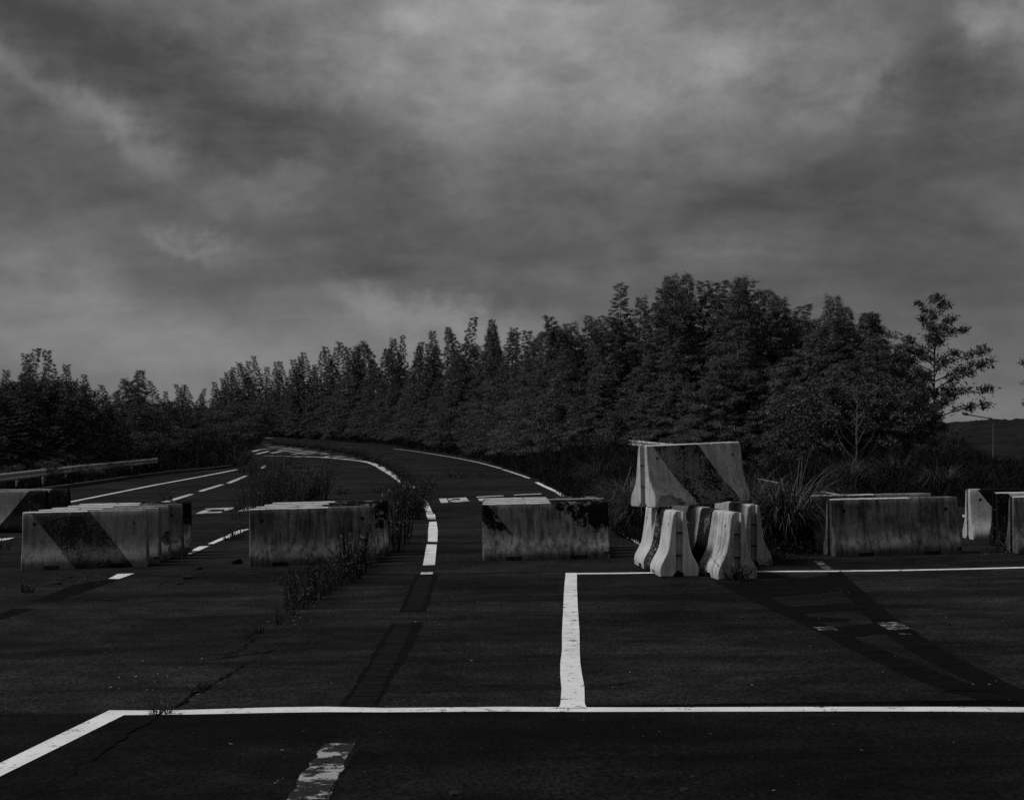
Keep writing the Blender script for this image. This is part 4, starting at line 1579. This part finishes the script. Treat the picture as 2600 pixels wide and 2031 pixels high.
PAM = [arch_clump('pampas_grass', 1100, 0.30, 1.8, M_PAMPAS, 100 + i, (0.16, 0.28), 0.0115) for i in range(2)]
PAM_OLD = [clump('grass_tuft', 800, 1.0, 1.75, 0.95, 0.014, M_PAMPAS, 100 + i, (0.25, 0.34), 0.28) for i in range(2)]
p = ray(1975, 1398)
put('pampas_grass', PAM[0], p[0] + 0.15, p[1] + 0.15, 'big arching pampas clump on the island beside the barrier pile', 'grass clump', 'pampas clumps', 1.1)
p = ray(1925, 1390)
put('pampas_grass', PAM[1], p[0], p[1] + 1.2, 'pampas clump tucked right behind the barrier pile', 'grass clump', 'pampas clumps', 1.0)
for (px, py) in ((1600, 1366), (1640, 1362), (1560, 1318)):
    p = ray(px, py)
    put('pampas_grass', PAM[px % 2], p[0] + 0.3, p[1] + 0.6, 'pampas clump leaning over the edge line left of the barrier pile', 'grass clump', 'pampas clumps', 0.85)
for i in range(26):
    px = random.uniform(1500, 2400)
    py = float(np.interp(px, [1380, 1480, 1600, 1750, 1980, 2128, 2450, 2600], [1205, 1245, 1255, 1180, 1214, 1243, 1276, 1290])) - random.uniform(2, 14)
    p = ray(px, py)
    if road_dist(*p)[0] > 0.2:
        put('pampas_grass', PAM[i % 2], p[0], p[1], 'pampas tuft among the tall grass of the right verge', 'grass clump', 'pampas tufts of the right verge', random.uniform(0.7, 1.05))
for px, py in ((215, 1192), (235, 1186), (185, 1196), (290, 1184)):
    p = ray(px, py + 30)
    put('grass_tuft', PAM_OLD[px % 2], p[0], p[1], 'wispy grass tuft growing through the left guardrail', 'grass clump', 'grass tufts at the left guardrail', 0.8)


# weeds: upright dry stalks with side twigs
def weed_mesh(name, n, R, H, seed, leafy, spread=0.5):
    r_ = random.Random(seed)
    g = np.random.default_rng(seed)
    P, Dv, Lg, Wd, Tn = [], [], [], [], []
    st = []
    for i in range(n):
        a, q = r_.uniform(0, 6.28), R * math.sqrt(r_.random()) * 0.45
        b = np.array([math.cos(a) * q, math.sin(a) * q, -0.02])
        h = H * r_.uniform(0.45, 1.0)
        ln_ = np.array([math.cos(a), math.sin(a), 0]) * h * r_.uniform(0.05, spread) + np.array([r_.gauss(0, 0.06), r_.gauss(0, 0.06), 0]) * h
        pts = [b + ln_ * s ** 1.5 + np.array([0, 0, h * s]) for s in (0, 0.35, 0.7, 1.0)]
        st.append(([tuple(x_) for x_ in pts], [0.0065, 0.0055, 0.004, 0.002]))
        k = int(leafy * r_.uniform(0.5, 1.3))
        s = g.uniform(0.15, 1.0, k)
        base = b[None] + ln_[None] * (s ** 1.5)[:, None] + np.stack([np.zeros(k), np.zeros(k), h * s], 1)
        d_ = g.normal(size=(k, 3)) * 0.7 + np.array([0, 0, 0.6])
        P.append(base)
        Dv.append(d_)
        Lg.append(g.uniform(0.03, 0.10, k) * (0.6 + H * 0.5))
        Wd.append(g.uniform(0.006, 0.016, k))
        Tn.append(np.clip(g.normal(0.35, 0.25, k), 0, 1.2))
    lm = leaf_mesh(name + '_leaves', np.concatenate(P), np.concatenate(Dv), np.concatenate(Lg), np.concatenate(Wd), np.concatenate(Tn), 0.05)
    lm.materials.append(M_WEED)
    sm = branch_mesh(name + '_stems', st, 3)
    sm.materials.append(M_WEED)
    return sm, lm


def put_weed(name, meshes, px, py, label, group, s=1.0, cat='weed'):
    p = ray(px, py)
    o = empty(name, (p[0], p[1], float(G(*p))), random.uniform(0, 6.28))
    o.scale = s if isinstance(s, tuple) else (s, s, s)
    for nm, m_ in zip(('stems', 'leaves'), meshes):
        link(bpy.data.objects.new(nm, m_), o)
    tag(o, label, cat, group)
    return o


W_TALL = [weed_mesh('weed', 20, 0.35, 0.6, 200 + i, 9, 0.22) for i in range(2)]
W_BUSH = [weed_mesh('bush', 85, 0.75, 1.25, 210 + i, 44, 0.6) for i in range(2)]
W_STALK = [weed_mesh('stalk', 26, 0.9, 1.35, 220 + i, 12, 0.5) for i in range(2)]
W_LOW = [weed_mesh('low', 12, 0.22, 0.2, 230 + i, 6, 0.7) for i in range(2)]
g_ = 'weeds growing along the asphalt crack'
for i, (px, py, s) in enumerate(((708, 1584, 0.45), (735, 1562, 0.5), (754, 1547, 0.8), (766, 1540, 0.7), (780, 1529, 0.8), (797, 1520, 0.95), (812, 1513, 1.1), (822, 1506, 1.0), (836, 1503, 1.0), (848, 1494, 0.9),
                                 (858, 1486, 0.95), (868, 1480, 1.0), (878, 1474, 1.1), (890, 1468, 1.2), (902, 1456, 1.25), (914, 1447, 1.2), (925, 1440, 1.1), (936, 1434, 1.0))):
    put_weed('weed', W_TALL[i % 2], px + random.gauss(0, 4), py + random.gauss(0, 2.5), 'thin upright weed growing from the crack before the rain-streaked barrier', g_, s * random.uniform(0.75, 1.2))
for i, (px, py, s) in enumerate(((1005, 1398, 1.1), (1012, 1380, 1.3), (1020, 1362, 1.1), (1016, 1345, 1.2))):
    put_weed('weed', W_TALL[i % 2], px, py, 'bushy weed growing at the right end of the weedy barrier pack', 'weeds at the barrier ends', s * 1.2)
put_weed('weed_bush', W_BUSH[0], 1045, 1318, 'dark twiggy weed bush rooted on the curved lane line', None, 0.95, 'weed')
put_weed('weed_bush', W_BUSH[1], 1050, 1300, 'twiggy weed bush just behind the one on the lane line', None, 0.85, 'weed')
put_weed('weed_bush', W_BUSH[1], 800, 1268, 'large dense weed bush behind the weedy barrier pack', None, 1.15, 'weed')
put_weed('weed_bush', W_BUSH[0], 765, 1276, 'dense weed bush merging with the large one behind the weedy barriers', None, 0.95, 'weed')
for i, (px, py, s) in enumerate(((690, 1292, 1.0), (655, 1300, 0.9), (720, 1286, 1.05), (632, 1312, 0.75), (700, 1275, 1.1), (742, 1280, 0.95), (668, 1286, 1.1), (640, 1296, 0.85), (715, 1268, 1.15), (610, 1318, 0.6))):
    put_weed('weed_stalks', W_STALK[i % 2], px, py, 'loose stand of tall dry stalks behind the weedy barriers', 'dry stalks behind the weedy barriers', s)
for i, (px, py, s) in enumerate(((640, 1205, 1.0), (625, 1200, 1.0), (660, 1198, 1.0), (690, 1188, 1.0), (720, 1184, 0.9), (750, 1187, 0.8), (600, 1184, 1.3), (575, 1185, 1.2), (545, 1187, 1.2))):
    put_weed('weed_stalks', W_STALK[i % 2], px, py, 'dark weeds across the far end of the left lanes', 'weeds across the left lanes', (s * 1.3, s * 1.3, s * 0.8))
# weed hedge along the inside of the curved line
cv = [(1032, 1248), (1022, 1232), (1012, 1218), (1000, 1206), (985, 1196), (968, 1185), (950, 1176), (930, 1168), (905, 1160), (880, 1153.5), (850, 1147.5), (820, 1143), (790, 1139), (760, 1136), (730, 1133.5), (700, 1131)]
for i, (px, py) in enumerate(cv):
    put_weed('weed_strip_plant', W_BUSH[i % 2], px + 6, py, 'dark weed in the overgrown strip following the curved lane line', 'weeds following the curved lane line', (0.42 + i * 0.10, 0.42 + i * 0.10, (0.55 if i > 1 else 0.7) + i * 0.016))
for i, (px, py, s) in enumerate(((410, 1813, 0.75), (396, 1815, 0.5), (520, 1748, 0.55), (505, 1760, 0.5), (655, 1605, 0.6), (65, 1505, 1.0), (12, 1395, 1.4), (235, 1488, 0.9), (722, 1483, 0.9), (1882, 1474, 1.2), (1865, 1472, 1.6), (2135, 1462, 0.6),
                                 (1150, 1212, 2), (1180, 1213, 1.6), (1220, 1210, 1.5), (870, 1255, 1.6), (960, 1252, 1.6), (600, 1365, 1.5), (585, 1372, 1.4), (430, 1272, 2.5),
                                 (1960, 1408, 1.4), (2000, 1406, 1.4), (2040, 1405, 1.2), (2545, 1402, 1.2), (2560, 1400, 1.2), (1700, 1462, 0.8), (1800, 1462, 1.0), (1795, 1455, 1.6), (1760, 1430, 2.0), (1785, 1440, 2.6), (1800, 1428, 2.4), (1790, 1450, 2.2), (1940, 1440, 1.0))):
    put_weed('small_weed', W_LOW[i % 2], px, py, 'little weed tuft sprouting from the asphalt', 'weed tufts on the asphalt', s)
# dry blades at the foot of the speckled barrier
fm = clump('grass_tuft', 40, 0.5, 0.55, 0.35, 0.006, M_WEED, 300, (0.3, 0.2), 0.3)
p = ray(1862, 1473)
put('grass_tuft', fm, p[0], p[1] - 0.05, 'thin dark grass at the foot of the speckled barrier', 'grass clump', None, 1.0, z=float(G(*p)))

# ------------------------------------------------------------------ stones and litter on the asphalt
def stone_mesh(seed, flat):
    r_ = random.Random(seed)
    bm_ = bmesh.new()
    bmesh.ops.create_icosphere(bm_, subdivisions=2, radius=1.0)
    for v in bm_.verts:
        v.co *= 0.8 + 0.4 * r_.random()
        v.co.z *= flat
        v.co.z = max(v.co.z, -0.5 * flat)
    m_ = bpy.data.meshes.new('stone')
    bm_.to_mesh(m_)
    bm_.free()
    m_.materials.append(M_STONE)
    return m_


S1, S2 = stone_mesh(1, 0.75), stone_mesh(2, 0.28)


def stone(px, py, r_, me_, label, group=None, flat=0.75):
    p = ray(px, py)
    o = link(bpy.data.objects.new('stone', me_))
    o.location = (p[0], p[1], float(G(*p)) + 0.45 * flat * r_)
    o.rotation_euler = (0, 0, random.uniform(0, 6.28))
    o.scale = (r_ * 1.25, r_, r_)
    tag(o, label, 'stone', group)


stone(603, 1431, 0.078, S1, 'rounded dark stone close to the left end of the weedy barrier')
stone(505, 1446, 0.055, S1, 'smaller dark stone between the two left barrier packs')
stone(887, 1474, 0.06, S1, 'dark stone lying among the weeds on the crack')
for px, py, s in ((142, 1482, 0.09), (155, 1472, 0.05), (186, 1474, 0.05), (174, 1466, 0.05), (224, 1463, 0.04), (456, 1482, 0.06), (478, 1468, 0.1), (692, 1473, 0.05), (405, 1484, 0.05), (282, 1457, 0.04), (275, 1523, 0.04), (572, 1532, 0.02), (1045, 1446, 0.03), (1760, 1972, 0.02), (1740, 2005, 0.03), (1155, 2015, 0.04)):
    stone(px, py, s, S2, 'flat dark clod of dirt lying on the asphalt', 'dirt clods on the asphalt', 0.28)
# pale dry leaves scattered along the crack
lv, lf = [], []
r = random.Random(77)
spots = [(708 + r.gauss(0, 25) + t * 120, 1584 - t * 85 + r.gauss(4, 6)) for t in [r.random() for _ in range(60)]] + \
        [(r.uniform(300, 560), 1760 - 0.2 * r.uniform(0, 260) + r.gauss(0, 20)) for _ in range(25)] + [(r.uniform(-50, 2650), r.uniform(1480, 2020)) for _ in range(70)] + \
        [(r.uniform(1960, 2100), r.uniform(1400, 1424)) for _ in range(60)] + [(r.uniform(2490, 2570), r.uniform(1398, 1412)) for _ in range(40)]
for px, py in spots:
    p = ray(px, py)
    z = float(G(*p)) + 0.013
    a = r.uniform(0, 6.28)
    L, W_ = r.uniform(0.006, 0.022), r.uniform(0.003, 0.009)
    c, s = math.cos(a), math.sin(a)
    o = len(lv)
    for u, v_, h in ((-L, 0, 0), (0, W_, 0.005 * r.random()), (L, 0, 0.008 * r.random()), (0, -W_, 0.0)):
        lv.append((p[0] + u * c - v_ * s, p[1] + u * s + v_ * c, z + h))
    lf.append((o, o + 1, o + 2, o + 3))
lit = mesh_obj('leaf_litter', lv, lf, M_LITTER)
tag(lit, 'scattered pale dry leaf bits on the asphalt', 'litter', kind='stuff')
